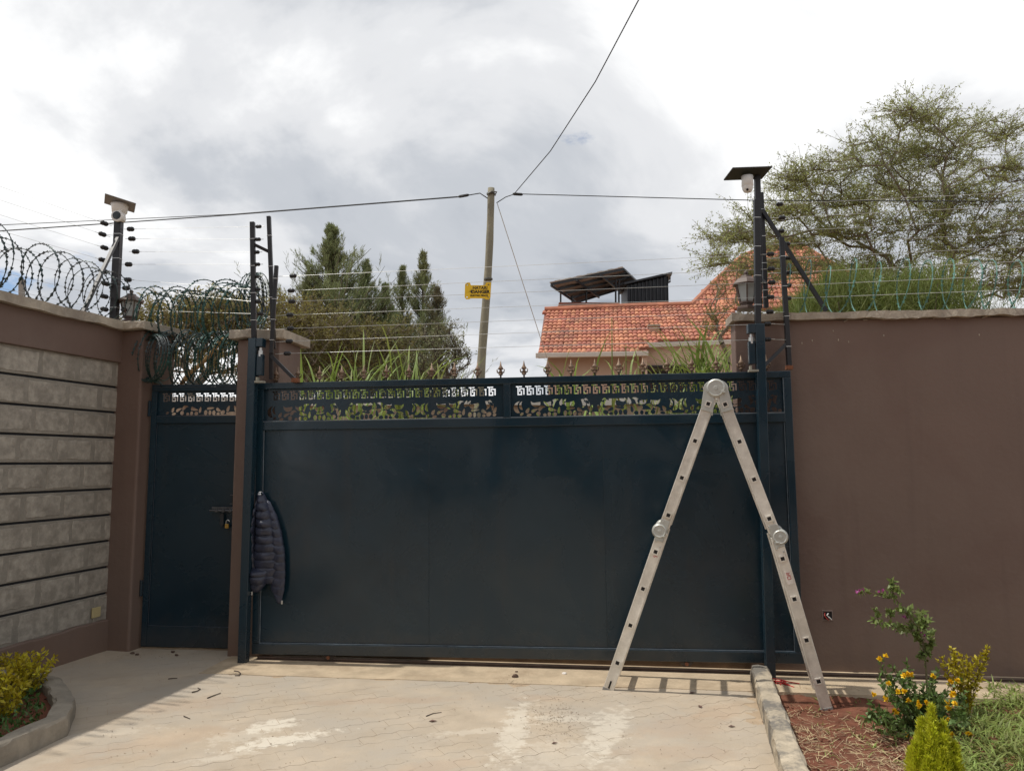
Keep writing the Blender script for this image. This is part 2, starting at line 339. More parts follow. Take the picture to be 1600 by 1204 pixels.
def seg_tubes(P, Q, r0, r1, n=4):
    P = np.asarray(P, float); Q = np.asarray(Q, float); D = norm(Q - P); m = len(P)
    A = norm(np.cross(D, [0.31, .17, .93])); B = np.cross(A, D); Vs = []
    for X, r in ((P, r0), (Q, r1)):
        r = np.broadcast_to(r, (m,))[:, None]
        for k in range(n): an = 2 * PI * k / n; Vs.append(X + A * r * math.cos(an) + B * r * math.sin(an))
    V = np.stack(Vs, 1).reshape(-1, 3); b = np.arange(m)[:, None] * 2 * n
    Fs = np.concatenate([b + np.array([k, (k + 1) % n, n + (k + 1) % n, n + k]) for k in range(n)], 0)
    return V, Fs
def filled(name, outer, holes, thick, mat, parent, T, bev=0.):
    """flat sheet with real openings; outlines in (x, z)"""
    cu = bpy.data.curves.new(name, 'CURVE'); cu.dimensions = '2D'; cu.fill_mode = 'BOTH'; cu.extrude = thick / 2; cu.resolution_u = 1
    for pl in [outer] + holes:
        sp_ = cu.splines.new('POLY'); sp_.points.add(len(pl) - 1); sp_.use_cyclic_u = True
        for q, (x, y) in zip(sp_.points, pl): q.co = (x, y, 0, 1)
    o = bpy.data.objects.new(name, cu); COL.objects.link(o)
    me = bpy.data.meshes.new_from_object(o.evaluated_get(bpy.context.evaluated_depsgraph_get()))
    bpy.data.objects.remove(o); bpy.data.curves.remove(cu)
    me.transform(wm(parent).inverted() @ T @ Matrix.Rotation(PI / 2, 4, 'X')); me.materials.clear(); me.materials.append(mat); me.name = name
    ob = bpy.data.objects.new(name, me); COL.objects.link(ob); ob.parent = parent; return ob
def text_mesh(name, body, size, mat, parent, T, bold=0.):
    cu = bpy.data.curves.new(name, 'FONT'); cu.body = body; cu.size = size; cu.align_x = 'CENTER'; cu.align_y = 'CENTER'; cu.extrude = .0006; cu.offset = bold
    o = bpy.data.objects.new(name, cu); COL.objects.link(o)
    me = bpy.data.meshes.new_from_object(o.evaluated_get(bpy.context.evaluated_depsgraph_get()))
    bpy.data.objects.remove(o); bpy.data.curves.remove(cu)
    me.transform(wm(parent).inverted() @ T @ Matrix.Rotation(PI / 2, 4, 'X')); me.materials.clear(); me.materials.append(mat); me.name = name
    ob = bpy.data.objects.new(name, me); COL.objects.link(ob); ob.parent = parent; return ob
def inside(x, y, poly):
    r = False; n = len(poly)
    for i in range(n):
        x0, y0 = poly[i]; x1, y1 = poly[i - 1]
        if (y0 > y) != (y1 > y) and x < (x1 - x0) * (y - y0) / (y1 - y0) + x0: r = not r
    return r

# ------------------------------------------------------------------ ground, driveway, kerbs, beds
g = MB(); R_ = 900
g.add([(-R_, -R_, -.06), (R_, -R_, -.06), (R_, R_, -.06), (-R_, R_, -.06)], [(0, 1, 2, 3)])
tag(g.build('ground', dirt_m), kind='structure')
BEAM_F = -.30
DRIVE = [(-4.6, -8.0), (-.6, -8.0), (.62, 1.0), (1.335, 4.048), (1.70, 5.68)] + [tuple(WB(s, BEAM_F + .02, 0).xy) for s in (3.6, 0.0)] + [(-2.2, 6.75), (-3.3, 6.75), (-3.5, 6.0), (-4.4, 3.0)]
g = MB(); g.prism(DRIVE, -.05, -.0017); driveway = tag(g.build('driveway', sand_m), kind='structure')
PL, PW, AMP = .225, .1125, .011
ang = math.radians(28); ca, sa = math.cos(ang), math.sin(ang)
def zig(x): t = (x / (PL / 2)) % 1; return AMP * math.sin(2 * PI * t) 
def paver_poly(inset=.0010):
    xs = [PL * i / 8 for i in range(9)]
    lo = [(min(max(x, inset), PL - inset), zig(x) + inset) for x in xs]; hi = [(min(max(x, inset), PL - inset), PW + zig(x) - inset) for x in reversed(xs)]
    return lo + hi
pmeshes = []
for k in range(5):
    pb = MB(); pb.prism(paver_poly(.0006 + .0003 * k), -.04, 0); me = pb.mesh('paver'); me.materials.append(paver_m); pmeshes.append(me)
spotsP = []
for j in range(-60, 120):
    for i in range(-60, 60):
        a = i * PL + (PL / 2 if j % 2 else 0); b = j * PW
        cxp, cyp = a + PL / 2, b + PW / 2
        X = ca * cxp - sa * cyp; Y = sa * cxp + ca * cyp
        if not inside(X, Y, DRIVE): continue
        if Y < 2.0: continue
        pxx = 800 + X / Y * F
        vis = Y > 3.85 and -60 < pxx < 1330
        spotsP.append((0 if vis else 1, Y, X, a, b))
spotsP.sort(); rest = MB(); PR_ = Matrix.Rotation(ang, 4, 'Z')
for n_, (vis, Y, X, a, b) in enumerate(spotsP):
    T = PR_ @ Matrix.Translation((a, b, RNG.uniform(-.0005, .0006))) @ Matrix.Rotation(RNG.normal() * .002, 4, 'X')
    if n_ < 300:
        o = bpy.data.objects.new('paver', pmeshes[n_ % 5]); COL.objects.link(o); o.matrix_world = T; o.parent = driveway
    else:
        rest.prism(paver_poly(), -.04, 0, T)
rest.build('paver_field', paver_m, driveway, kind='stuff')
from mathutils import noise as _nz
gx, gy, st = 104, 88, .045; vs = []; fs = []
for j in range(gy + 1):
    for i in range(gx + 1):
        x, y = -3.05 + i * st, 2.6 + j * st
        vs.append((x, y, -.0008 + .0030 * _nz.fractal(Vector((x * 1.9, y * 1.9, 2.2)), 1., 2., 4) + .0006 * _nz.noise(Vector((x * 14, y * 14, 7)))))
for j in range(gy):
    for i in range(gx):
        if all(inside(-3.05 + (i + a) * st, 2.6 + (j + b) * st, DRIVE) for a in (0, 1) for b in (0, 1)): a = j * (gx + 1) + i; fs.append((a, a + 1, a + gx + 2, a + gx + 1))
dm = MB(); dm.add(vs, fs); dm.build('dust_drift', paver_m, driveway, smooth=True, kind='stuff')

def vnoise(n, k=5):
    a = RNG.normal(size=n + 2 * k); return np.convolve(a, np.ones(k) / k, 'valid')[:n] * math.sqrt(k)
def rough_sweep(pts, wd, h, step=.03, side=1, rough=.004, z0=-.05, round_=.018):
    """kerb: path = foot of its face; side = +1 body to the right of the path"""
    P = [np.array(p, float) for p in pts]; path = [P[0]]
    for a, b in zip(P[:-1], P[1:]):
        L_ = np.linalg.norm(b - a); k = max(1, int(L_ / step)); path += [a + (b - a) * i / k for i in range(1, k + 1)]
    path = np.array(path); n = len(path); d = norm(np.gradient(path, axis=0)); nr = np.stack([d[:, 1], -d[:, 0]], 1) * side
    prof = [(0, z0), (0, 0), (.001, h * .45), (.003, h - round_), (round_ * .4, h - round_ * .3), (round_, h), (wd * .5, h + .003), (wd - round_, h), (wd - round_ * .4, h - round_ * .3), (wd, h - round_), (wd, z0)]
    V = []
    for (o_, z) in prof:
        e1 = vnoise(n, 3) * rough * (.5 if z < .01 else 1); e2 = vnoise(n, 4) * rough * (0 if z <= 0 else 1)
        V.append(np.concatenate([path + nr * (o_ + e1)[:, None], (z + e2)[:, None]], 1))
    m = len(prof); V = np.stack(V, 1); Fq = []
    for i in range(n - 1):
        for k in range(m - 1): Fq.append((i * m + k, (i + 1) * m + k, (i + 1) * m + k + 1, i * m + k + 1))
    mb = MB(); mb.add([tuple(v) for v in V.reshape(-1, 3)], Fq + [tuple(range(m)), tuple(range(n * m - 1, (n - 1) * m - 1, -1))]); return mb
kb = rough_sweep([(1.70, 5.672), (1.335, 4.048), (.85, 1.9)], .122, .105, side=-1, rough=.003)
tag(kb.build('kerb', kerb_m), kind='structure')
LK = [(-2.72, 3.2), (-2.60, 4.08), (-2.52, 4.54), (-2.66, 4.87), (-2.99, 5.30), (-3.62, 5.62)]
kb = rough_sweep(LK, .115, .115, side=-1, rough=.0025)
kb.v = [Vector(v) for v in kb.v]; tag(kb.build('kerb', M('shaded_bed_kerb', (.285, .250, .200), .93, .2, 8, .6, 45, col2=(.21, .185, .15))), kind='structure')  # darker kerb copy, the left wall's shade put into its colour

bm_ = MB(BM)
xs = np.linspace(-.15, 9, 160); e = vnoise(160, 4) * .004
vs = []
for x, q in zip(xs, e): vs += [(x, BEAM_F + q - .004, -.05), (x, BEAM_F + q, .0035), (x, .50, .0035), (x, .50, -.05)]
bm_.add(vs, [(i * 4 + k, i * 4 + 4 + k, i * 4 + 5 + k, i * 4 + k + 1) for i in range(159) for k in range(3)])
tag(bm_.build('track_beam', beam_m), kind='structure')
s_end = 3.9; st_ = MB(BM); st_.box((.0, .27, -.05), (s_end, .52, .095)); tag(st_.build('threshold', M('soil_stained_step', (.20, .135, .09), .95, .3, 6, .6, 40), None, .006), kind='structure')
rl = MB(BM); rl.tube([(.1, .14, .017), (8.2, .14, .017)], .012, 8); rl.box((.1, .115, .004), (8.2, .165, .008)); tag(rl.build('gate_track', M('rusty_rail', (.085, .055, .04), .7, .3, 12)), 'rusty steel rail on the concrete under the sliding gate', 'rail')

def soil_patch(name, poly, zf, mat, step=.035, amp=.012, rng=None):
    xs = [p[0] for p in poly]; ys = [p[1] for p in poly]
    nx = int((max(xs) - min(xs)) / step); ny = int((max(ys) - min(ys)) / step)
    from mathutils import noise as nz
    V = []; idx = {}; Fq = []
    for j in range(ny + 1):
        for i in range(nx + 1):
            x = min(xs) + i * step; y = min(ys) + j * step
            h = nz.fractal(Vector((x * 3, y * 3, 1)), 1., 2., 4) * amp + nz.noise(Vector((x * 17, y * 17, 4))) * amp * .5
            V.append((x + random.uniform(-.3, .3) * step, y + random.uniform(-.3, .3) * step, zf(x, y) + h))
    for j in range(ny):
        for i in range(nx):
            if inside(min(xs) + (i + .5) * step, min(ys) + (j + .5) * step, poly):
                a = j * (nx + 1) + i; Fq.append((a, a + 1, a + nx + 2, a + nx + 1))
    mb = MB(); mb.add(V, Fq); return mb.build(name, mat, smooth=True)
lz = lambda s: WB(s, BEAM_F - .01, 0)
BEDR = [(1.43, 4.048), (.98, 2.0), (6.0, 2.0)] + [tuple(lz(s).xy) for s in (8.2, 3.75)]
bed_z = lambda x, y: -.022 + .05 * max(0, min(1, (5.1 - y) / 1.6)) + .012 * math.sin(x * 5 + y * 3)
tag(soil_patch('garden_soil', BEDR, bed_z, soil_m, .035, .016), kind='structure')
BEDL = [(-2.80, 3.2), (-2.69, 4.08), (-2.62, 4.54), (-2.75, 4.83), (-3.04, 5.22), (-3.62, 5.5), (-3.75, 5.0), (-4.2, 3.2)]
tag(soil_patch('planting_soil', BEDL, lambda x, y: .05, soil_m, .05, .012), kind='structure')

# ------------------------------------------------------------------ walls and pillars
def slab_edge(mb, x0, x1, y0, y1, z0, z1, n=40, rough=.006, cap=True):
    """rough cast coping along x"""
    xs = np.linspace(x0, x1, n); E = [vnoise(n, 3) * rough for _ in range(6)]; vs = []
    for i, x in enumerate(xs):
        vs += [(x, y0 + E[0][i] * .6, z0 + E[1][i]), (x, y0 + E[2][i] * .5, z1 + E[3][i] * .5), (x, y1, z1 + E[4][i] * .5), (x, y1, z0)]
    mb.add(vs, [(i * 4 + k, i * 4 + 4 + k, i * 4 + 4 + (k + 1) % 4, i * 4 + (k + 1) % 4) for i in range(n - 1) for k in range(4)] + [(0, 1, 2, 3), ((n - 1) * 4 + 3, (n - 1) * 4 + 2, (n - 1) * 4 + 1, (n - 1) * 4)])
    return mb
# right wall (rendered, brown)
WOFF = .27; s0, zt = onB(1148, 503, WOFF); _, ztop = onB(1300, 487, WOFF - .05)
rw = thing('boundary_wall', 'smooth brown rendered wall with rough concrete coping, to the right of the gate', 'wall', WB(s0, WOFF, 0))
b_ = MB(BM); b_.box((s0, WOFF, -.08), (9.5, WOFF + .2, ztop - .055)); b_.build('wall_face', brown, rw, .006)
b_ = MB(BM); slab_edge(b_, s0 - .03, 9.5, WOFF - .05, WOFF + .25, ztop - .055, ztop, 150, .005); b_.build('coping', coping_m, rw)
for k, (px, py, L_) in enumerate(((1322, 501, .03), (1481, 496, .025), (1540, 495, .05), (1352, 498, .03), (1462, 496, .03))):
    s, z = onB(px, py, WOFF - .01); b_ = MB(BM); b_.beam((s - L_ / 2, WOFF - .004, z - .008), (s + L_ / 2, WOFF - .006, z + .008 * (-1) ** k), .012, .007); b_.build('mortar_smear', coping_m, rw)
for (px, py) in ((1253, 536), (1269, 532), (1310, 531), (1326, 534), (1381, 524), (1302, 517), (1530, 523)):
    s, z = onB(px, py, WOFF); b_ = MB(BM); b_.lathe([(.009, 0), (.006, .003), (.001, .004)], 6, Matrix.Translation((s, WOFF, z)) @ Matrix.Rotation(PI / 2, 4, 'X') @ Matrix.Diagonal((.5, 1.1, 1, 1))); b_.build('paint_chip', coping_m, rw)
# socket box
s, z = onB(1293, 961, WOFF)
sk = thing('socket_box', 'broken open socket hole with loose wires low in the right wall', 'socket', WB(s, WOFF, z))
b_ = MB(BM)
for a, b in (((s - .038, WOFF - .006, z - .038), (s + .038, WOFF + .0, z - .028)), ((s - .038, WOFF - .006, z + .03), (s + .038, WOFF + .0, z + .038)), ((s - .038, WOFF - .006, z - .028), (s - .031, WOFF, z + .03)), ((s + .031, WOFF - .006, z - .028), (s + .038, WOFF, z + .03))): b_.box(a, b)
b_.build('rim', M('chipped_plaster', (.20, .15, .13), .9, .3, 30), sk)
b_ = MB(BM); b_.box((s - .031, WOFF - .0025, z - .028), (s + .031, WOFF - .001, z + .03)); b_.build('box_hole_shade', hole_shade, sk)  # dark plate on the wall face, painted as the hole's shade
b_ = MB(BM); b_.tube([(s - .02, WOFF - .004, z + .02), (s - .024, WOFF - .012, z), (s - .01, WOFF - .016, z - .02), (s + .004, WOFF - .01, z - .03)], .004, 6); b_.build('wire', M('red_insulation', (.35, .03, .02), .5), sk)
b_ = MB(BM); b_.tube([(s + .005, WOFF - .004, z + .016), (s - .008, WOFF - .014, z + .004), (s + .008, WOFF - .016, z - .012), (s + .024, WOFF - .01, z - .026)], .005, 6); b_.build('wire', white_p, sk)

# middle pillar between door and gate
sA, _ = onB(371, 560, .2); sB, _ = onB(436, 560, .2); _, mpt = onB(400, 515, .16)
mp = thing('gate_pillar', 'brown rendered pillar with concrete cap between small door and sliding gate', 'pillar', WB((sA + sB) / 2, .4, 0))
b_ = MB(BM); b_.box((sA, .2, -.06), (sB, .66, mpt - .075)); b_.build('shaft', brown, mp, .008)
b_ = MB(BM); slab_edge(b_, sA - .06, sB + .055, .15, .74, mpt - .075, mpt, 14, .006); b_.build('cap', coping_m, mp, .006)

# left wall
WLEN = 4.6; T_L = LM
cz = lambda px, py, Y: at(px, py, Y).z
lw = thing('boundary_wall', 'left wall of grey stone blocks with black joints, brown plinth and brown top band', 'wall', T_L @ Vector((WLEN / 2, 0, 0)))
zP, zB, zT, zC = .245, 2.385, 2.665, 2.735
b_ = MB(T_L)
n_ = 60; xs = np.linspace(-.06, WLEN, n_); e = vnoise(n_, 4) * .006; vs = []
for x, q in zip(xs, e): vs += [(x, .035, -.06), (x, .035, zP + q - .012), (x, .022, zP + q), (x, -.2, zP)]
b_.add(vs, [(i * 4 + k, i * 4 + k + 1, i * 4 + 5 + k, i * 4 + 4 + k) for i in range(n_ - 1) for k in range(3)]); b_.build('plinth', brown, lw)
b_ = MB(T_L); b_.box((-.06, -.2, zB), (WLEN, .032, zT)); b_.build('top_band', brown, lw, .006)
b_ = MB(T_L); slab_edge(b_, -.05, WLEN, .085, -.26, zT, zC, 70, .006); b_.build('coping', coping_m, lw)
b_ = MB(T_L); b_.box((-.06, -.2, zP - .02), (WLEN, -.012, zB + .01)); b_.build('pointing', joint_m, lw)
ch = (zB - zP) / 10
for r in range(10):
    z0 = zP + r * ch + (.012 if r else -.01); z1 = zP + (r + 1) * ch - (.0 if r == 9 else .006)
    b_ = MB(T_L); b_.box((-.05, -.1, z0), (WLEN, .003, z1)); b_.build('mortar_bed', mortar_m, lw, .003)
    x = -.02 - [.12, .30, .02, .22, .10, .28, .05, .2, .12, .25][r]
    while x < WLEN - .1:
        L_ = random.uniform(.285, .345); a, c = max(x, -.045), x + L_
        if c - a > .06:
            mz0, mz1 = z0 + random.uniform(.010, .026), z1 - random.uniform(.010, .026)
            pts = []
            for (q0, q1) in (((a, mz0), (c, mz0)), ((c, mz0), (c, mz1)), ((c, mz1), (a, mz1)), ((a, mz1), (a, mz0))):
                k = 6 if abs(q0[0] - q1[0]) > .01 else 4
                for i in range(k): f_ = i / k; pts.append((q0[0] + (q1[0] - q0[0]) * f_ + random.uniform(-.007, .007), q0[1] + (q1[1] - q0[1]) * f_ + random.uniform(-.006, .006)))
            bb = MB(T_L @ Matrix(((1, 0, 0, 0), (0, 0, 1, 0), (0, 1, 0, 0), (0, 0, 0, 1)))); bb.prism(pts, -.05, .0045 + random.uniform(0, .003)); bb.build('stone_block', block_m, lw, .003, seg=1)
        x = c + random.uniform(.036, .052)
# corner pillar
lp = thing('gate_pillar', 'brown rendered corner pillar between block wall and small door', 'pillar', (-3.29, 6.62, 0))
T_P = Matrix.Translation((-3.136, 6.485, 0)) @ Matrix.Rotation(math.radians(-14), 4, 'Z')
b_ = MB(T_P); b_.box((-.34, 0, -.06), (0, .42, 2.66)); b_.build('shaft', brown, lp, .02, seg=3)
b_ = MB(T_P); slab_edge(b_, -.36, .06, -.06, .50, 2.66, 2.73, 14, .005); b_.build('cap', coping_m, lp, .008)
b_ = MB(T_L)
zz_ = onB(149, 957, .3)[1]
pp = gnd(149, 957, zP + .0); bq = LM.inverted() @ pp
d = ray(149, 957); nn = (LM.to_3x3() @ Vector((0, 1, 0))); t_ = ((LM @ Vector((0, .012, 0))) - CAM).dot(nn) / d.dot(nn); pq = LM.inverted() @ (CAM + d * t_)
b_.box((pq.x - .045, .012, pq.z - .035), (pq.x + .045, .024, pq.z + .045)); o = b_.build('junction_cover', plate_m, None, .003); tag(o, 'small cream cover plate low on the left block wall', 'plate')

# ------------------------------------------------------------------ greek-key and leaf openings of the gate screens
def stroke(pts, wd):
    """outline of a square-cornered path"""
    L_, R2 = [], []; n = len(pts); h = wd / 2
    for i in range(n):
        p = Vector(pts[i]); d0 = (p - Vector(pts[i - 1])).normalized() if i else None; d1 = (Vector(pts[i + 1]) - p).normalized() if i < n - 1 else None
        if d0 is None: d0 = d1; p = p - d1 * 0
        if d1 is None: d1 = d0
        n0 = Vector((-d0.y, d0.x)); n1 = Vector((-d1.y, d1.x)); m = n0 + n1; m = m / max(.3, m.dot(n0))
        L_.append(tuple(p + m * h)); R2.append(tuple(p - m * h))
    return L_ + R2[::-1]
def ell(x, y, a, b, r, n=12, skew=0.):
    return [(x + math.cos(r) * a * math.cos(t) * (1 + skew * math.cos(t)) - math.sin(r) * b * math.sin(t) * (1 - skew * math.cos(t)), y + math.sin(r) * a * math.cos(t) + math.cos(r) * b * math.sin(t) * (1 - skew * math.cos(t))) for t in [2 * PI * k / n for k in range(n)]]
def cres(x, y, R, a0, a1, wd, n=9):
    """horn: an arc that swells and tapers"""
    o = []; i_ = []
    for k in range(n):
        f_ = k / (n - 1); a = math.radians(a0 + (a1 - a0) * f_); t = wd * (math.sin(PI * f_) ** .8) * .5 * (.5 + f_) + .001
        o.append((x + math.cos(a) * (R + t), y + math.sin(a) * (R + t))); i_.append((x + math.cos(a) * (R - t), y + math.sin(a) * (R - t)))
    return o + i_[::-1]
def key_holes(x0, x1, y, unit=.0735, h=.062):
    H = []; n = int((x1 - x0) / unit); u = unit; x = x0 + (x1 - x0 - n * unit) / 2; w_ = .0098
    for k in range(n):
        H.append(stroke([(x + .02 * u, y + h), (x + .24 * u, y + h), (x + .24 * u, y), (x + .60 * u, y), (x + .60 * u, y + .47 * h)], w_))
        H.append([(x + .34 * u, y + h - w_ / 2), (x + .66 * u, y + h - w_ / 2), (x + .66 * u, y + h + w_ / 2), (x + .34 * u, y + h + w_ / 2)])
        H.append(stroke([(x + .43 * u, y + .34 * h), (x + .43 * u, y + .73 * h), (x + .86 * u, y + .73 * h), (x + .86 * u, y - .02 * h)], w_))
        x += u
    return H
HS = .86
def motif(x, y, k=1.):
    """one run of scroll leaves, 0.62 m long, 0.15 m high; k mirrors"""
    q = lambda a: x + (a if k > 0 else .62 - a)
    def E_(a, b, ra, rb, r, s=0.): return ell(q(a), y + b * HS, ra * 1.15, rb * 1.2, r if k > 0 else PI - r, 12, s)
    def C_(a, b, R, a0, a1, wd): return cres(q(a), y + b * HS, R * .92, a0 if k > 0 else 180 - a0, a1 if k > 0 else 180 - a1, wd * 1.15)
    return [C_(.055, .085, .052, 110, 250, .026), C_(.085, .10, .045, 130, 235, .016), E_(.10, .052, .020, .011, 1.1, .3), E_(.055, .022, .014, .009, .7),
            C_(.165, .148, .042, 195, 335, .030), E_(.150, .052, .026, .010, .5, .3), E_(.112, .012, .017, .009, .2), E_(.185, .022, .015, .015, 0), C_(.225, .050, .034, 60, 190, .022),
            C_(.262, .150, .040, 200, 345, .028), E_(.283, .060, .030, .012, -.3, .4), E_(.235, .012, .012, .010, 0), E_(.270, .018, .012, .014, 0),
            C_(.335, .105, .040, 75, 215, .024), E_(.362, .125, .024, .010, 1.3, .3), E_(.385, .128, .022, .008, 1.0, .3), E_(.345, .052, .024, .009, 1.4, .4), E_(.312, .016, .015, .013, 0),
            C_(.425, .140, .040, 190, 350, .036), E_(.395, .024, .014, .018, 0), E_(.432, .024, .012, .017, 0), E_(.467, .022, .013, .018, 0), E_(.430, .066, .030, .009, .1, .2),
            C_(.505, .105, .040, -60, 70, .024), C_(.525, .085, .055, -30, 62, .018), E_(.503, .052, .022, .011, -.6, .3), E_(.505, .014, .013, .010, 0),
            E_(.558, .128, .024, .012, -.9, .3), E_(.545, .026, .019, .014, .5), E_(.592, .062, .024, .011, 1.2, .3), E_(.590, .020, .013, .010, .3)]
def screen(name, x0, x1, z0, z1, parent, T, start=0.):
    H = key_holes(x0 + .03, x1 - .03, z1 - .084); x = x0 + .03; k = 1
    while x < x1 - .05:
        for h in motif(x, z0 + .010, k):
            if all(x0 + .012 < a < x1 - .012 and z0 + .003 < b < z1 - .094 for a, b in h): H.append(h)
        x += .63; k = -k
    return filled(name, [(x0, z0), (x1, z0), (x1, z1), (x0, z1)], H, .003, paint, parent, T)

# ------------------------------------------------------------------ sliding gate
GT = BM @ Matrix.Translation((.06, .11, 0)) @ Matrix.Rotation(-.011, 4, 'Y')
GW = 4.185
gate = thing('sliding_gate', 'wide dark teal steel sliding gate with leaf cut screens and spear tips', 'gate', WB(2.1, .11, 0))
ZB, ZS, ZM, ZU, ZH = .045, .125, 1.795, 1.862, 2.128
ZT = 2.178
def gbox(name, a, b, mat=paint, bev=.004): m = MB(GT); m.box(a, b); return m.build(name, mat, gate, bev)
gbox('top_rail', (0, 0, ZH), (GW, .06, ZT)); gbox('middle_rail', (.055, .0, ZM), (GW - .055, .05, ZU)); gbox('bottom_rail', (0, 0, ZB), (GW, .06, ZS))
gbox('stile', (0, 0, ZS + .0015), (.055, .058, ZH - .0015)); gbox('stile', (GW - .055, 0, ZS + .0015), (GW, .058, ZH - .0015)); gbox('mullion', (2.01, .002, ZU + .0015), (2.065, .048, ZH - .0015))
ns = 3; wS = (GW - .11) / ns
for k in range(ns):           # sheets, faintly dished
    m = MB(GT); a = .055 + k * wS; nx, nz = 16, 12; vs = []
    from mathutils import noise as nzz
    for j in range(nz + 1):
        for i in range(nx + 1):
            x = a + wS * i / nx; z = ZS + (ZM - ZS) * j / nz
            ed = min(i, nx - i, j, nz - j); vs.append((x, .022 + (0 if ed == 0 else .014 * nzz.noise(Vector((x * 1.1, 3.3, z * .9))) + .002 * nzz.noise(Vector((x * 5, 1.3, z * 4)))), z))
    m.add(vs, [(j * (nx + 1) + i, j * (nx + 1) + i + 1, (j + 1) * (nx + 1) + i + 1, (j + 1) * (nx + 1) + i) for j in range(nz) for i in range(nx)])
    m.build('sheet_panel', paint, gate, smooth=True)
for k in (1, 2): m = MB(GT); m.tube([(.055 + k * wS, .0215, ZS), (.055 + k * wS, .0215, ZM)], .0022, 6); m.build('sheet_seam', paint, gate)
def bead(name, p, q, r=.0045): m = MB(GT); m.tube([p, q], r, 6); return m.build(name, paint_edge, gate)
bead('edge_bead', (.058, .012, ZS + .004), (GW - .058, .012, ZS + .004)); bead('edge_bead', (.06, .012, ZS), (.06, .012, ZM)); bead('edge_bead', (GW - .06, .012, ZS), (GW - .06, .012, ZM))
bead('edge_bead', (.058, .003, ZU + .003), (2.008, .003, ZU + .003), .0035); bead('edge_bead', (2.067, .003, ZU + .003), (GW - .058, .003, ZU + .003), .0035); bead('edge_bead', (GW - .058, .003, ZU), (GW - .058, .003, ZH), .003)
screen('cut_screen', .055, 2.01, ZU, ZH, gate, GT @ Matrix.Translation((0, .03, 0))); screen('cut_screen', 2.065, GW - .055, ZU, ZH, gate, GT @ Matrix.Translation((0, .03, 0)))
fin = [(.007, -.03), (.007, .035), (.018, .04), (.018, .047), (.008, .052), (.013, .058), (.016, .066), (.008, .078), (.022, .086), (.019, .096), (.009, .112), (.0015, .150)]
for k in range(22):
    s = .12 + k * .186
    if s > GW - .1: break
    m = MB(GT); R = Matrix.Translation((s, .085, ZT - .01)); m.lathe(fin, 8, R)
    for sg in (-1, 1): m.tube([R @ Vector((sg * .006, 0, .05)), R @ Vector((sg * .026, 0, .062)), R @ Vector((sg * .030, 0, .080)), R @ Vector((sg * .024, 0, .088))], [.006, .0065, .005, .002], 5)
    m.build('spear_finial', finial_m, gate, smooth=True)
m = MB(GT); m.box((.0, .066, ZT - .035), (GW, .10, ZT - .006)); m.build('finial_rail', paint, gate)
for s in (.62, 3.35):
    m = MB(GT); m.prism([(s - .055, ZB - .002), (s + .055, ZB - .002), (s + .04, ZB - .022), (s + .022, ZB - .04), (s - .022, ZB - .04), (s - .04, ZB - .022)], -.045, -.015, Matrix.Rotation(PI / 2, 4, 'X')); wb = m.build('wheel_bracket', M('dirty_steel', (.06, .045, .035), .8, .3, 20), gate, .002)
    m = MB(GT); m.lathe([(.014, 0), (.014, .012), (.006, .012)], 10, Matrix.Translation((s, .012, ZB - .018)) @ Matrix.Rotation(PI / 2, 4, 'X')); m.build('axle', rust_m, wb)

# guide posts
def gpost(name, label, sL, ztop_, side, loc_z=0):
    t = thing(name, label, 'post', WB(sL + .033, .035, 0))
    m = MB(BM); m.box((sL, 0, -.03), (sL + .066, .072, ztop_)); m.build('column', paint, t, .004)
    m = MB(BM); x0 = sL + .033
    m.box((sL + .067 if side > 0 else sL - .055, .0, ztop_ - .07), (sL + .12 if side > 0 else sL - .001, .07, ztop_ - .002)); m.build('top_arm', paint, t, .003)
    xa = sL + .094 if side > 0 else sL - .028
    m = MB(BM); m.box((xa - .024, .012, ztop_ - .30), (xa + .024, .06, ztop_ - .13)); m.build('guide_plate', paint, t, .003)
    m = MB(BM); m.lathe([(.012, -.04), (.012, 0), (.02, .002), (.02, .05), (.012, .052), (.012, .075)], 10, Matrix.Translation((xa, .03, ztop_ - .15))); m.build('guide_roller', galv, t, smooth=False)
    m = MB(BM); m.box((xa - .03, -.004, ztop_ - .36), (xa + .04, .05, ztop_ - .345)); m.box((xa - .02, .0, ztop_ - .345), (xa - .008, .05, ztop_ - .315)); m.build('bracket', M('pale_bracket', (.30, .29, .24), .6, .3, 20), t)
    return t
gpost('gate_post', 'dark teal steel post at the left end of the sliding gate', -.002, onB(387, 528, 0)[1], 1)
gpost('gate_post', 'dark teal steel post behind the ladder at the right end of the gate', onB(1192, 900, 0)[0] + .004, onB(1190, 505, 0)[1], -1)
p = gnd(1207, 1066)
m = MB()
for k in range(7):
    a = p + Vector((random.uniform(-.01, .03), random.uniform(-.02, .01), .005 + random.random() * .02)); pts = [a]
    for i in range(5): pts.append(pts[-1] + Vector((random.uniform(-.01, .04), random.uniform(-.04, .012), random.uniform(-.012, .012))))
    m.tube([Vector((q.x, q.y, max(.006, q.z))) for q in pts], .004, 5)
tag(m.build('red_twine', M('red_twine', (.50, .03, .03), .6)), 'tangled red twine lying at the foot of the right gate post', 'twine')

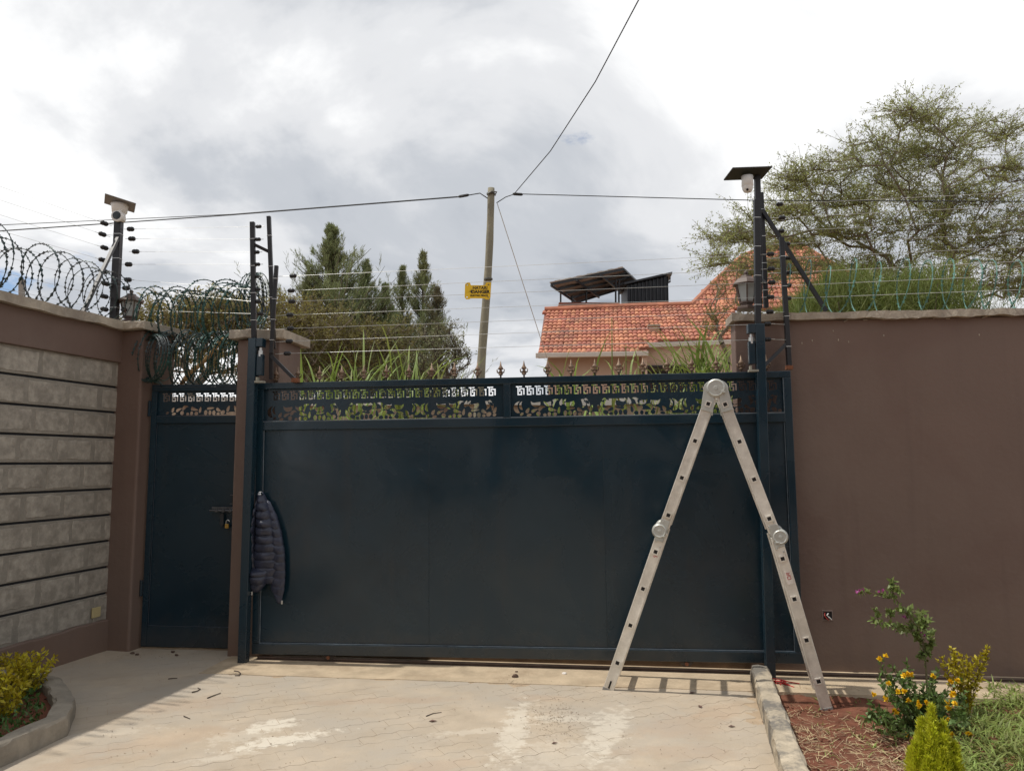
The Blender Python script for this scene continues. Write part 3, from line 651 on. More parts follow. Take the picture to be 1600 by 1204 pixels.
# ------------------------------------------------------------------ pedestrian door
pa, pb_ = Vector((-3.085, 6.58, 0)), Vector((-2.19, 6.50, 0)); dth = math.atan2(pb_.y - pa.y, pb_.x - pa.x)
DT = Matrix.Translation(pa) @ Matrix.Rotation(dth, 4, 'Z'); DW = (pb_ - pa).length
door = thing('pedestrian_door', 'narrow dark navy steel door with cut screen, left of the sliding gate', 'door', pa)
def dbox(name, a, b, mat=paint, bev=.003, par=door): m = MB(DT); m.box(a, b); return m.build(name, mat, par, bev)
DZ = [.02, .185, 1.870, 1.930, 2.145, 2.20]
dbox('top_rail', (0, 0, DZ[4]), (DW, .05, DZ[5])); dbox('bottom_rail', (.05, .002, DZ[0]), (DW - .05, .048, DZ[1])); dbox('middle_rail', (.05, .002, DZ[2]), (DW - .05, .045, DZ[3]))
dbox('stile', (0, 0, DZ[0]), (.05, .05, DZ[4] - .001)); dbox('stile', (DW - .05, 0, DZ[0]), (DW, .05, DZ[4] - .001)); dbox('sheet_panel', (.05, .02, DZ[1]), (DW - .05, .025, DZ[2]))
for p_, q_ in (((.052, .014, DZ[1] + .002), (DW - .05, .014, DZ[1] + .002)), ((.053, .014, DZ[1]), (.053, .014, DZ[2])), ((.05, .006, DZ[3] + .002), (DW - .05, .006, DZ[3] + .002)), ((.02, -.001, DZ[5] - .022), (DW, -.001, DZ[5] - .020))):
    m = MB(DT); m.tube([p_, q_], .0032, 5); m.build('edge_bead', M('navy_bead', (.045, .058, .075), .5), door)
screen('cut_screen', .05, DW - .05, DZ[3], DZ[4], door, DT @ Matrix.Translation((0, .025, 0)))
for z in (1.93, .43): m = MB(DT); m.lathe([(.013, 0), (.013, .13)], 8, Matrix.Translation((-.012, -.004, z))); m.build('hinge', paint, door); 
def dp(px, py, off=0.):
    d = ray(px, py); nn = DT.to_3x3() @ Vector((0, 1, 0)); t = (DT @ Vector((0, off, 0)) - CAM).dot(nn) / d.dot(nn); return DT.inverted() @ (CAM + d * t)
b0 = dp(329, 797); b1 = dp(374, 797)
bar = M('worn_bolt_steel', (.11, .115, .125), .45, .3, 20, metal=.5)
m = MB(DT); m.tube([(b0.x, -.02, b0.z), (b1.x, -.02, b1.z)], .008, 8); bolt = m.build('slide_bolt', bar, door)
m = MB(DT); m.box((b0.x + .015, -.012, b0.z + .012), (b1.x, -.001, b0.z + .03)); m.build('bolt_plate', bar, bolt, .001)
for x in (.05, .11, .17): m = MB(DT); m.box((b0.x + x, -.032, b0.z - .012), (b0.x + x + .025, -.003, b0.z + .011)); m.build('bolt_guide', bar, bolt, .002)
m = MB(DT); q = dp(347, 812); m.prism([(q.x - .014, q.z + .055), (q.x + .016, q.z + .055), (q.x + .018, q.z - .03), (q.x, q.z - .062), (q.x - .026, q.z - .018), (q.x - .012, q.z - .026)], .004, .010, Matrix.Rotation(PI / 2, 4, 'X')); m.build('hasp', M('dark_hasp', (.03, .034, .04), .5, .2), bolt, .001)
q = dp(366, 780)
m = MB(DT); m.box((q.x - .012, -.018, q.z - .035), (q.x + .025, -.001, q.z + .036)); lk = m.build('lock_case', black_m, door, .002)
for dz in (-.037, .034): m = MB(DT); m.box((q.x - .03, -.02, q.z + dz), (q.x + .03, -.001, q.z + dz + .006)); m.build('lock_flange', bar, lk)
q = dp(356.5, 820)
pk = thing('padlock', 'small brass padlock with open shackle hanging by the door bolt', 'padlock', DT @ Vector((q.x, -.02, q.z)))
m = MB(DT); m.box((q.x - .016, -.03, q.z - .024), (q.x + .016, -.012, q.z + .012)); m.build('body', brass_m, pk, .003)
m = MB(DT); m.tube([(q.x - .010, -.021, q.z + .012)] + [(q.x - .010 + .02 * (1 - math.cos(a)) / 2 + .003 * a, -.021, q.z + .03 + .014 * math.sin(a)) for a in np.linspace(0, PI, 8)], .0035, 6); m.build('shackle', galv, pk)
m = MB(DT); m.box((.0, .02, -.02), (DW, .07, .012)); tag(m.build('door_sill', beam_m), 'thin pale concrete sill under the small navy door', 'sill')

# ------------------------------------------------------------------ ladder (hinged aluminium A-frame)
FL = Vector((.6326, 5.4337, 0)); FR = Vector((2.033, 5.0764, -.02))
LA = (FR - FL); LA.z = 0; LA.normalize(); LT = Vector((-LA.y, LA.x, 0))
LMx = Matrix.Translation(FL) @ Matrix(((LA.x, LT.x, 0, 0), (LA.y, LT.y, 0, 0), (0, 0, 1, 0), (0, 0, 0, 1)))
LMi = LMx.inverted()
def lp2(px, py):
    d = ray(px, py); t = (FL - CAM).dot(LT) / d.dot(LT); q = LMi @ (CAM + d * t); return Vector((q.x, 0, q.z))
lad = thing('ladder', 'tall folding aluminium ladder standing open in front of the gate', 'ladder', FL)
FAR = .345
legs = [((1112, 616), (1036, 828), (950, 1078)), ((1127, 616), (1212, 836), (1292, 1108))]
for li, (a, b, c) in enumerate(legs):
    A_, B_, C_ = lp2(*a), lp2(*b), lp2(*c); du = (B_ - A_).normalized(); dl = (C_ - B_).normalized()
    for off in (0, FAR):
        for (p_, q_) in ((A_, B_ - du * .02), (B_ + dl * .01, C_)):
            m = MB(LMx); o3 = Vector((0, off + .0125, 0)); m.beam(p_ + o3, q_ + o3, .025, .073, up=(Vector((0, 1, 0)).cross((q_ - p_).normalized())))
            st = m.build('stile', alu, lad, .004)
            for e_ in (-1, 1):
                pr = Vector((0, 1, 0)).cross((q_ - p_).normalized()) * (.031 * e_)
                m = MB(LMx); o4 = Vector((0, off - .0015, 0)) + pr; m.beam(p_ + o4 + (q_ - p_) * .02, q_ + o4 - (q_ - p_) * .02, .004, .006, up=pr); m.build('stile_ridge', alu, st)
        m = MB(LMx); o3 = Vector((0, off + .0125, 0)); m.beam(C_ + o3 - dl * .012, C_ + o3 + dl * .012, .03, .078, up=(Vector((0, 1, 0)).cross(dl))); m.build('foot_cap', M('grey_rubber_foot', (.26, .25, .24), .7), lad, .004)
    if li == 0:
        for off in (-.0016,):
            m = MB(LMx); q_ = C_ - dl * .045; m.beam(q_ + Vector((0, off, 0)) - dl * .022, q_ + Vector((0, off, 0)) + dl * .03, .003, .012, up=Vector((0, 1, 0)).cross(dl)); m.build('foot_slot_shade', hole_shade, lad)  # dark bar on the stile, painted as the slot's shade
    rp = ([(1104, 630), (1084.5, 688), (1065, 746), (1046, 805), (1026, 862), (1004, 919), (982, 975), (958, 1032)], [(1138, 630), (1159, 688.5), (1180, 748), (1201, 810), (1223, 872), (1243, 935), (1263, 999), (1283, 1063)])[li]
    for k, q in enumerate(rp):
        c0 = lp2(*q); d_ = du if k < 4 else dl; c0 = B_ + d_ * (c0 - B_).dot(d_); sx = Vector((0, 1, 0)).cross(d_) 
        # centre on the stile axis
        Rm = Matrix.Translation(c0) @ Matrix(((d_.x, sx.x, 0, 0), (0, 0, 1, 0), (d_.z, sx.z, 0, 0), (0, 0, 0, 1)))
        m = MB(LMx); h = .015; i_ = .0122; yf = .0135 if k in (0, 3, 4) else .005
        def ring(s_, y): return [Rm @ Vector((x * s_, z * s_, y)) for x, z in ((-1, -1), (1, -1), (1, 1), (-1, 1))]
        rs = [ring(h + .0045, -yf), ring(h + .0045, -yf + .0035), ring(h, .004), ring(h, FAR + .022), ring(h + .004, FAR + .026), ring(h + .004, FAR + .029), ring(i_, FAR + .029), ring(i_, -yf)]
        m.add([v for r in rs for v in r], [(j * 4 + e, j * 4 + (e + 1) % 4, ((j + 1) % 8) * 4 + (e + 1) % 4, ((j + 1) % 8) * 4 + e) for j in range(8) for e in range(4)])
        rg = m.build('rung', alu, lad)
        m = MB(LMx); m.add(ring(i_ + .0002, -yf + .0025), [(0, 1, 2, 3)]); m.build('rung_bore_shade', hole_shade, rg)  # flat dark plug carries the shade inside the hollow rung
    # middle hinge
    hc = lp2(*((1030.5, 829), (1219, 838.5))[li]); bd = hc - B_
    for off in (0, FAR):
        R = Matrix.Translation(hc + Vector((0, off + .034, 0))) @ Matrix.Rotation(PI / 2, 4, 'X')
        m = MB(LMx); m.lathe([(.043, 0), (.052, .004), (.052, .030), (.048, .036), (.046, .044), (.040, .050), (.034, .047), (.012, .047), (.010, .051)], 28, R); hg = m.build('hinge', cast, lad, smooth=False)
        m = MB(LMx); m.beam(B_ + bd * .3 - du * .075 + Vector((0, off - .004, 0)), B_ + bd * .3 + dl * .075 + Vector((0, off - .004, 0)), .006, .062, up=Vector((0, 1, 0)).cross(du)); m.build('hinge_plate', cast, hg, .002)
        for k in range(6):
            pt = B_ + (du * (-.055 - .03 * (k % 3)) if k < 3 else dl * (.055 + .03 * (k % 3))) + Vector((0, off - .004, 0)) + Vector((0, 1, 0)).cross(du) * (.018 * (-1) ** k)
            m = MB(LMx); m.lathe([(.006, 0), (.005, .004), (.002, .005)], 8, Matrix.Translation(pt) @ Matrix.Rotation(PI / 2, 4, 'X')); m.build('rivet', cast, hg)
        m = MB(LMx); m.box((hc.x + (.012 if li == 0 else -.032), off - .024, hc.z - .040), (hc.x + (.036 if li == 0 else -.006), off - .012, hc.z - .031)); m.build('release_lever', cast, hg, .002)
# top hinge
hc = lp2(1118.5, 607)
for off in (0, FAR):
    m = MB(LMx); pl = []
    for k in range(13): a = math.radians(-10 + 200 * k / 12); pl.append((hc.x + .083 * math.cos(a), hc.z + .0 + .062 * math.sin(a)))
    a1, a2 = lp2(1104, 625), lp2(1137, 625)
    pl += [(lp2(1085, 643).x + .0, lp2(1090, 640).z), (lp2(1113, 643).x, lp2(1112, 630).z), (hc.x, hc.z - .052), (lp2(1125, 643).x, lp2(1126, 630).z), (lp2(1151, 643).x, lp2(1151, 640).z)]
    pl = pl[:13] + [(lp2(1095, 640).x, lp2(1095, 640).z), (lp2(1114, 645).x, lp2(1114, 645).z), (lp2(1116, 620).x, lp2(1116, 620).z), (lp2(1124, 620).x, lp2(1124, 620).z), (lp2(1127, 645).x, lp2(1127, 645).z), (lp2(1146, 640).x, lp2(1146, 640).z)]
    m.prism(pl, .0015 - off, .010 - off, Matrix.Rotation(PI / 2, 4, 'X')); hg = m.build('hinge_plate', cast, lad, .003)
    m = MB(LMx); m.lathe([(.062, 0), (.062, .012), (.052, .020), (.048, .018), (.014, .018), (.012, .022)], 30, Matrix.Translation(hc + Vector((0, off - .004, .004))) @ Matrix.Rotation(PI / 2, 4, 'X')); m.build('hinge_disc', cast, hg)
    m = MB(LMx); m.box((hc.x + .035, off - .034, hc.z - .032), (hc.x + .062, off - .008, hc.z - .014)); m.box((hc.x + .048, off - .036, hc.z - .014), (hc.x + .06, off - .012, hc.z + .012)); m.build('release_lever', cast, hg, .003)
def sticker(px, py, d0, hgt, wdt):
    c0 = lp2(px, py); dv = (lp2(*d0[1]) - lp2(*d0[0])).normalized(); m = MB(LMx); m.beam(c0 + Vector((0, -.0018, 0)) - dv * hgt / 2, c0 + Vector((0, -.0018, 0)) + dv * hgt / 2, .0012, wdt, up=Vector((0, 1, 0)).cross(dv)); sk_ = m.build('warning_sticker', sticker_m, lad); return c0, dv, sk_
c0, dv, sk_ = sticker(1233, 902, ((1212, 836), (1292, 1108)), .085, .042); sx = Vector((0, 1, 0)).cross(dv)
for (u_, v_, L_, W_) in ((-.030, .0, .004, .026), (-.022, .004, .004, .018), (-.016, -.004, .004, .02), (.0, -.010, .018, .004), (.0, .010, .018, .004), (-.008, .0, .004, .02), (.010, .0, .004, .02)):
    m = MB(LMx); q_ = c0 + dv * u_ + sx * v_ + Vector((0, -.0026, 0)); m.beam(q_ - dv * L_ / 2, q_ + dv * L_ / 2, .0008, W_, up=sx); m.build('print', red_ink, sk_)
c0, dv, sk_ = sticker(1023.5, 869, ((1036, 828), (950, 1078)), .018, .038); sx = Vector((0, 1, 0)).cross(dv)
for (u_, v_, L_, W_) in ((-.004, -.006, .004, .02), (.003, .006, .004, .016)): m = MB(LMx); q_ = c0 + dv * u_ + sx * v_ + Vector((0, -.0026, 0)); m.beam(q_ - dv * L_ / 2, q_ + dv * L_ / 2, .0008, W_, up=sx); m.build('print', red_ink, sk_)

# ------------------------------------------------------------------ quilted jacket hung on the gate frame
def lobe(rows, T, nrib, depth, seg=20, rib=.10, ph=0.):
    """rows: (y_px, xl_px, xr_px) on the gate plane; swollen quilted volume"""
    ys = np.array([r[0] for r in rows], float); xl = np.array([r[1] for r in rows], float); xr = np.array([r[2] for r in rows], float)
    m = MB(); n = nrib * 8; vs = []
    for i in range(n + 1):
        f_ = i / n; y = ys[0] + (ys[-1] - ys[0]) * f_; a = np.interp(y, ys, xl); b = np.interp(y, ys, xr)
        q = abs(math.sin(PI * f_ * nrib)) ** .4; k = 1 - rib * (1 - q); end = min(1, 5 * min(f_, 1 - f_) + .12) ** .5
        c = (a + b) / 2; hw = (b - a) / 2
        for s_ in range(seg):
            an = 2 * PI * s_ / seg; wr = 1 + .07 * math.sin(3 * an + i * .35 + ph) + .06 * math.sin(5 * an - i * .21)
            px = c + hw * math.cos(an) * (1 if abs(math.cos(an)) > .7 else 1) * (.86 + .14 * k); dy = -depth * max(-.25, math.sin(an)) * k * wr * end * (.55 + .45 * math.sin(PI * min(1, f_ * 1.15 + .1)))
            py = y + 3.0 * math.cos(an) * ph + 2.5 * math.sin(an + ph)
            sv, z = onB(px, py, .10); vs.append(WB(sv, .085 + dy - .02 * ph, z))
    m.add(vs, [(i * seg + k, i * seg + (k + 1) % seg, (i + 1) * seg + (k + 1) % seg, (i + 1) * seg + k) for i in range(n) for k in range(seg)] + [tuple(range(seg - 1, -1, -1)), tuple(range(n * seg, n * seg + seg))])
    return m
jk = thing('jacket', 'dark quilted puffer jacket hanging at the left edge of the gate', 'jacket', WB(.15, .05, 1.0))
lobe([(784, 418, 425), (805, 420, 435), (830, 423, 442), (860, 425, 447), (895, 425, 448), (920, 425, 446), (939, 434, 441)], None, 12, .038, rib=.34, ph=.3).build('back_panel', jacket_m, jk, smooth=True)
lobe([(770, 404, 413), (785, 402, 421), (800, 403, 427), (825, 402, 432), (850, 400, 435), (875, 397, 438), (893, 398, 438), (909, 412, 437)], None, 11, .085, rib=.36, ph=.0).build('front_panel', jacket_m, jk, smooth=True)
lobe([(775, 403, 408), (800, 398, 405), (830, 393, 402), (860, 390, 401), (890, 390, 402)], None, 8, .075, rib=.36, ph=-.2).build('sleeve', jacket_m, jk, smooth=True)
lobe([(884, 393, 424), (897, 390, 422), (910, 391, 418), (922, 394, 408)], None, 3, .085, rib=.3, ph=.1).build('hem', jacket_m, jk, smooth=True)
m = MB()
for px, py in ((393.5, 926), (440.5, 940)):
    s, z = onB(px, py, .05); m = MB(BM); m.box((s - .006, .045, z - .016), (s + .006, .055, z + .012)); m.build('zip_pull', galv, jk, .002)
s, z = onB(409, 772, .06); m = MB(BM); m.tube([(s, .105, z + .0), (s, .06, z + .002), (s, .05, z + .016)], .006, 6); m.build('hook', paint, jk)

# ------------------------------------------------------------------ electric fence
def insul(R): return MB(), R
def add_insulator(parent, c, axis, k=1.):
    a = Vector(axis).normalized(); R = Matrix.Translation(c) @ a.to_track_quat('Z', 'Y').to_matrix().to_4x4()
    m = MB(); pr = [(.004, -.036), (.012, -.034), (.020, -.026), (.0225, -.012), (.0205, -.003), (.019, 0), (.0205, .003), (.0225, .012), (.020, .026), (.012, .034), (.004, .036)]
    m.lathe([(r * k, h * k) for r, h in pr], 10, R); o = m.build('insulator', plastic, parent, smooth=True)
    m = MB(); m.tube([c - a * .075 * k, c - a * .034 * k], .0022, 4); m.tube([c + a * .034 * k, c + a * .07 * k], .0022, 4); m.build('tie_wire', galv, o); return o
def fpost(label, pts, Y, r=.018, name='fence_post'):
    p, q = at(*pts[0], Y), at(*pts[1], Y); t = thing(name, label, 'fence post', q)
    m = MB(); m.beam(q, p, r * 2, r * 2, up=(0, 1, 0)); m.build('upright', black_m, t, .003)
    for f_ in np.linspace(.15, .85, 4):
        c = p.lerp(q, f_); d = (q - p).normalized(); m = MB(); m.beam(c - d * .002, c + d * .002, r * 2 + .005, r * 2 + .005, up=(0, 1, 0)); m.build('wire_tie', galv, t)
    return t
def brace(t, a, b, Ya, Yb, r=.011, mat=black_m): m = MB(); m.beam(at(*a, Ya), at(*b, Yb), r * 2, r * 2, up=(0, 1, 0)); return m.build('brace', mat, t)
def wires(label, pairs, group=None, r=.0014, sag=.0):
    mid = pairs[0][0]; t = thing('fence_wires', label, 'fence wire', mid)
    for p, q in pairs:
        pts = [p.lerp(q, f_) - Vector((0, 0, sag * 4 * f_ * (1 - f_))) for f_ in np.linspace(0, 1, 9)]
        m = MB(); m.tube(pts, r, 4); m.build('wire', galv, t)
    return t
# left corner
YL = 6.68
lf = fpost('thick black corner post carrying the white camera on the left wall', ((186, 342), (178, 506)), YL, .03)
brace(lf, (184, 372), (127, 494), YL - .03, 6.05, .013, M('grey_brace', (.07, .07, .075), .5))
m = MB(); m.box(at(175, 441, YL - .035), at(189, 445, YL + .02)); m.build('clamp', black_m, lf)
LI = [(163, 349), (160, 366), (163, 387), (160, 406), (163, 424), (165, 443), (163, 463), (163, 483)]
RI = [(204, 358), (206, 373), (212, 393), (201, 413), (200, 437), (197, 450), (195, 484)]
wl = []
for (x, y), ye in zip(LI, (287, 309, 333, 359, 377, 398, 425, 452)):
    c = at(x, y, YL - .08); e = at(-40, ye - 10, 5.75) ; wl.append((c, e + (e - c) * 1.6)); add_insulator(lf, c, e - c, .95); 
    m = MB(); m.tube([c, at(180, y + 2, YL)], .002, 4); m.build('tie_wire', galv, lf)
wires('thin fence wires running along the top of the left block wall', wl, r=.0012)
AI = [(404, 354), (403, 374), (401, 394), (402, 413), (400, 432), (402, 452), (403, 471), (407, 490)]
YA = 6.28
for (x, y) in RI: add_insulator(lf, at(x, y, YL), at(397, 400, YA) - at(204, 400, YL), .98)
# post on the middle pillar
ma = fpost('black upright with bobbin insulators on the middle pillar beside the door', ((394.5, 347), (397, 528)), YA - .1, .0185)
for (x, y) in AI: add_insulator(ma, at(x, y, YA - .1), U, .7)
brace(ma, (397, 382), (424, 395), YA - .1, 6.24, .012)
wires('thin fence wires between the left camera post and the middle pillar', [(at(x, y, YL), at(394, a[1], YA - .1)) for (x, y), a in zip(RI, [AI[0], AI[1], AI[2], AI[3], AI[5], AI[6], AI[7]])], r=.0012)
# uprights on the gate, left end
YG = 6.22
fpost('tall black upright at the left end of the gate, leaning slightly', ((420, 338), (428, 545)), YG, .016)
gb = fpost('short black upright beside the tall one at the left end of the gate', ((432, 415), (424, 552)), YG - .045, .015)
m = MB(); m.beam(at(424, 556, YG - .03), at(462, 594, 6.16), .026, .026); m.build('brace', black_m, gb); m = MB(); m.box(at(455, 590, 6.13), at(469, 598, 6.19)); m.build('rusty_foot', rust_m, gb, .003)
m = MB(); m.beam(at(424, 552, YG), at(424, 592, YG), .03, .03); m.build('socket', black_m, gb)
GL = [(458, 431), (455, 454), (456, 471), (453, 492), (454, 513), (452, 533), (449, 552)]
GR = [(1204, 397), (1205, 420), (1206, 441), (1204, 464), (1203, 487), (1199, 506), (1199, 530)]
YR = 5.80; prs = []
for (a, b) in zip(GL, GR):
    c = at(*a, YG - .05); e = at(*b, YR); prs.append((c, e)); add_insulator(gb, c, e - c, .82); m = MB(); m.tube([c, at(430, a[1] + 1, YG - .045)], .002, 4); m.build('tie_wire', galv, gb)
gw = wires('long parallel fence wires strung across above the sliding gate', prs, r=.0015)
# right posts
ra = fpost('short thick black upright on top of the right gate post', ((1182, 312), (1184, 506)), 5.80, .021)
rb = fpost('black upright right behind the camera mast above the gate', ((1189, 301), (1197, 481)), 5.98, .017)
brace(rb, (1191, 328), (1291, 486), 5.95, 5.92, .014); brace(rb, (1186, 435), (1196, 442), 5.9, 5.98, .012)
rc = fpost('black upright standing on the right end of the gate', ((1221, 371), (1233, 572)), 5.82, .017)
brace(rc, (1193, 572), (1230, 536), 5.78, 5.82, .012)
m = MB(); m.beam(at(1233, 571, 5.82), at(1233, 577, 5.82), .045, .045, up=(0, 1, 0)); m.build('rusty_foot', rust_m, rc)
for b, (p_, e) in zip(GR, prs): add_insulator(rc, e, prs[0][1] - prs[0][0], .80)
wires('short tie wires between the right gate uprights', [(at(x + 8, y, YR), at(1226 + i, y + 1, 5.82)) for i, (x, y) in enumerate(GR)], r=.0016)
RR = [(1218, 319), (1222, 340), (1220, 361), (1229, 381), (1231, 403), (1232, 426), (1231, 446), (1231, 466)]
pr2 = []
for (x, y), ye in zip(RR, (300, 321, 343, 365, 386, 408, 430, 453)):
    c = at(x, y, 6.02); e = at(1660, ye - 3, 5.75); pr2.append((c, e + (e - c) * .9)); add_insulator(rb, c, e - c, .80); m = MB(); m.tube([c, at(1193, y + 1, 5.98)], .002, 4); m.build('tie_wire', galv, rb)
wires('thin fence wires running right above the brown wall', pr2, r=.0015)

# warning sign on the gate wires
c = at(746.5, 454.5, 6.02); ST = Matrix.Translation(c) @ Matrix.Rotation(TH, 4, 'Z') @ Matrix.Rotation(.03, 4, 'Y')
sg = thing('warning_sign', 'yellow electric fence danger sign hanging on the gate wires', 'sign', c)
hw, hh = .104, .068
ol = [(-hw, -.05), (-hw + .012, -hh), (-.066, -hh), (-.056, -.06), (.056, -.06), (.066, -hh), (hw - .012, -hh), (hw, -.05), (hw, hh), (.066, hh), (.056, .046), (-.056, .046), (-.066, hh), (-hw + .02, hh), (-hw, .055)]
hl = [ell(x, y, .006, .006, 0, 8) for x, y in ((-.085, .05), (.085, .05), (-.085, -.05), (.085, -.05))]
filled('plate', ol, hl, .003, yellow_m, sg, ST)
for body, x, z, sz, bd in (('HATARI', .018, .024, .034, .0008), ('DANGER', .022, -.008, .036, .0014), ('ELECTRIC FENCE', .012, -.038, .0185, .0006)): text_mesh('lettering', body, sz, ink_m, sg, ST @ Matrix.Translation((x, -.003, z)), bd)
st = []
for k in range(16): a = PI * 2 * k / 16 + .1; r = (.021 if k % 4 == 0 else .014) if k % 2 == 0 else .005; st.append((r * math.cos(a) - .052, r * math.sin(a) - .004))
m = MB(ST); m.prism(st, .002, .0032, Matrix.Rotation(PI / 2, 4, 'X')); m.build('shock_symbol', ink_m, sg)
for x in (-.085, .085):
    for z in (.05,): m = MB(ST); m.tube([(x - .006, -.003, z), (x, -.006, z + .002), (x + .006, -.003, z)], .003, 5); m.build('tie', ink_m, sg)

# ------------------------------------------------------------------ razor wire coils
def coil(label, path, R, turns, mat, wob=.06, r=.0032, barb=.055, squash=1., npt=34, ph=0.):
    """path: list of axis points; a helix of loops leaning along it"""
    pts = [Vector(p) for p in path]; seg = [(b - a).length for a, b in zip(pts[:-1], pts[1:])]; tot = sum(seg)
    def ax(f_):
        d = f_ * tot
        for a, b, L_ in zip(pts[:-1], pts[1:], seg):
            if d <= L_ + 1e-6: return a.lerp(b, d / L_), (b - a).normalized()
            d -= L_
        return pts[-1], (pts[-1] - pts[-2]).normalized()
    n = int(turns * npt); H = []; rr = R; ctr = [RNG.normal() * wob for _ in range(int(turns) + 3)]; cr = [1 + RNG.normal() * wob * 1.2 for _ in range(int(turns) + 3)]; cz_ = [RNG.normal() * wob * .4 for _ in range(int(turns) + 3)]
    for i in range(n + 1):
        f_ = i / n; a = 2 * PI * turns * f_ + ph; k = turns * f_; j = int(k); g_ = k - j
        lerp = lambda arr: arr[j] * (1 - g_) + arr[j + 1] * g_
        c, d = ax(f_); side = d.cross(Vector((0, 0, 1))).normalized(); R1 = R * lerp(cr)
        H.append(c + d * (lerp(ctr) * .5 + .10 * R * math.sin(a)) + side * math.cos(a) * R1 + Vector((0, 0, 1)) * (math.sin(a) * R1 * squash + lerp(cz_)))
    base = pts[0].copy(); t = thing('razor_wire', label, 'razor wire', base)
    m = MB(); m.tube(H, r, 5); m.build('strand', mat, t, smooth=True)
    m = MB(); acc = 0
    for a, b in zip(H[:-1], H[1:]):
        acc += (b - a).length
        if acc > barb:
            acc = 0; d = (b - a).normalized(); x = d.cross(Vector(RNG.normal(size=3))).normalized(); y = d.cross(x)
            L_ = .024; w_ = .012
            m.add([a - d * L_ + x * w_, a - d * L_ - x * w_, a + x * .003 + y * .002, a + d * L_ - x * w_, a + d * L_ + x * w_, a - x * .003 - y * .002], [(0, 1, 5), (0, 5, 2), (2, 5, 3), (2, 3, 4)])
    m.build('barbs', mat, t, kind='stuff'); return t
wt = lambda x, y, z: LM @ Vector((x, y, z))
coil('dark razor wire coil looping along the top of the left block wall', [wt(-.1, -.1, 2.73 + .20), wt(2.2, -.1, 2.73 + .235)], .235, 21, razor_d, .10, .0034, .042)
coil('upper green razor wire coil stretched above the small door', [at(222, 502, 6.75), at(300, 498, 6.68), at(398, 484, 6.45)], .24, 19, razor_m, .085, .0042, .042, ph=1.)
coil('lower dense green razor wire coil sitting on the small door', [at(236, 562, 6.66), at(300, 561, 6.64), at(385, 562, 6.58)], .215, 28, razor_m, .06, .0046, .045, 1.02)
coil('tight bundle of green razor wire beside the middle pillar', [at(384, 470, 6.50), at(408, 466, 6.48)], .17, 6, razor_m, .03, .0036, .05, 1.25)
coil('stiff green razor wire bundle against the corner pillar', [at(232, 558, 6.44), at(246, 560, 6.5)], .20, 8, razor_m, .015, .004, .06)
coil('pale green razor wire coil along the top of the right brown wall', [WB(s0 + .35, WOFF + .1, ztop + .19), WB(8.6, WOFF + .1, ztop + .20)], .215, 25, razor_l, .06, .0036, .06, 1.)
m = MB(); a, b = at(286, 596, 6.62), at(352, 528, 6.5); pts = [a.lerp(b, f_) + Vector((0, 0, .012 * math.sin(f_ * 9))) for f_ in np.linspace(-.05, 1, 12)]; m.tube(pts, [.017 + .003 * math.sin(i * 2.1) for i in range(12)], 8)
tag(m.build('timber_stick', bamboo_m, smooth=True), 'pale crooked stick leaning through the razor wire above the door', 'stick')
m = MB(); m.beam(at(34, 436, 8.5), at(34, 500, 8.5), .05, .05); tag(m.build('concrete_post', asphalt, None, .005), 'short grey post standing behind the left wall', 'post')

# ------------------------------------------------------------------ lanterns and cameras
def lantern(label, px, py_base, Y, sc_=1.):
    c = at(px, py_base, Y); t = thing('lantern', label, 'lantern', c, (0, 0, .3)); T = Matrix.Translation(c) @ Matrix.Rotation(.3, 4, 'Z') @ Matrix.Scale(sc_, 4)
    m = MB(T); m.lathe([(.085, 0), (.085, .02), (.05, .03), (.05, .05)], 6); m.build('base', lampbrown, t, .003)
    m = MB(T); m.lathe([(.062, .05), (.062, .062)], 6); m.build('gallery', lampbrown, t)
    for k in range(6):
        a0, a1 = 2 * PI * k / 6, 2 * PI * (k + 1) / 6; rb_, rt_ = .058, .088
        m = MB(T); m.tube([(rb_ * math.cos(a0), rb_ * math.sin(a0), .06), (rt_ * math.cos(a0), rt_ * math.sin(a0), .20)], .006, 5); m.build('rib', lampbrown, t)
        q = [(rb_ * .93 * math.cos(a), rb_ * .93 * math.sin(a), .062) for a in (a0, a1)] + [(rt_ * .93 * math.cos(a), rt_ * .93 * math.sin(a), .199) for a in (a1, a0)]
        q2 = [(x * .96, y * .96, z) for x, y, z in q]; m = MB(T); m.add(q + q2, [(0, 1, 2, 3), (7, 6, 5, 4), (0, 4, 5, 1), (1, 5, 6, 2), (2, 6, 7, 3), (3, 7, 4, 0)]); m.build('pane', lampglass, t)
    m = MB(T); m.lathe([(.112, .198), (.116, .206), (.075, .245), (.045, .262), (.04, .275)], 6); rf = m.build('roof', lampbrown, t, .002)
    m = MB(T); m.lathe([(.018, .275), (.012, .285), (.020, .297), (.012, .310), (.002, .318)], 8); m.build('knob', lampbrown, rf, smooth=True)
lantern('brown six sided lantern on the corner pillar behind the camera post', 203, 505, 6.72, .95)
lantern('brown six sided lantern on the end of the right wall', 1167, 484, 6.02, 1.0)
c = at(186, 346, YL - .02); t = thing('camera', 'white camera under a square grey hood on the left post', 'camera', c)
m = MB(); R = Matrix.Translation(c + Vector((0, 0, .165))) @ Euler((-.04, .20, .5)).to_matrix().to_4x4(); m.box((-.125, -.125, -.004), (.125, .125, .004), R); m.build('hood', grey_p, t, .003)
m = MB(); m.lathe([(.045, 0), (.055, .02), (.05, .06), (.052, .075), (.062, .08), (.068, .13), (.075, .155)], 20, Matrix.Translation(c)); m.build('housing', white_p, t, smooth=True)
m = MB(); m.lathe([(.052, -.01), (.052, .012), (.04, .016)], 16, Matrix.Translation(c + Vector((.008, -.045, .036))) @ Matrix.Rotation(PI / 2, 4, 'X')); m.build('lens_ring', white_p, t)
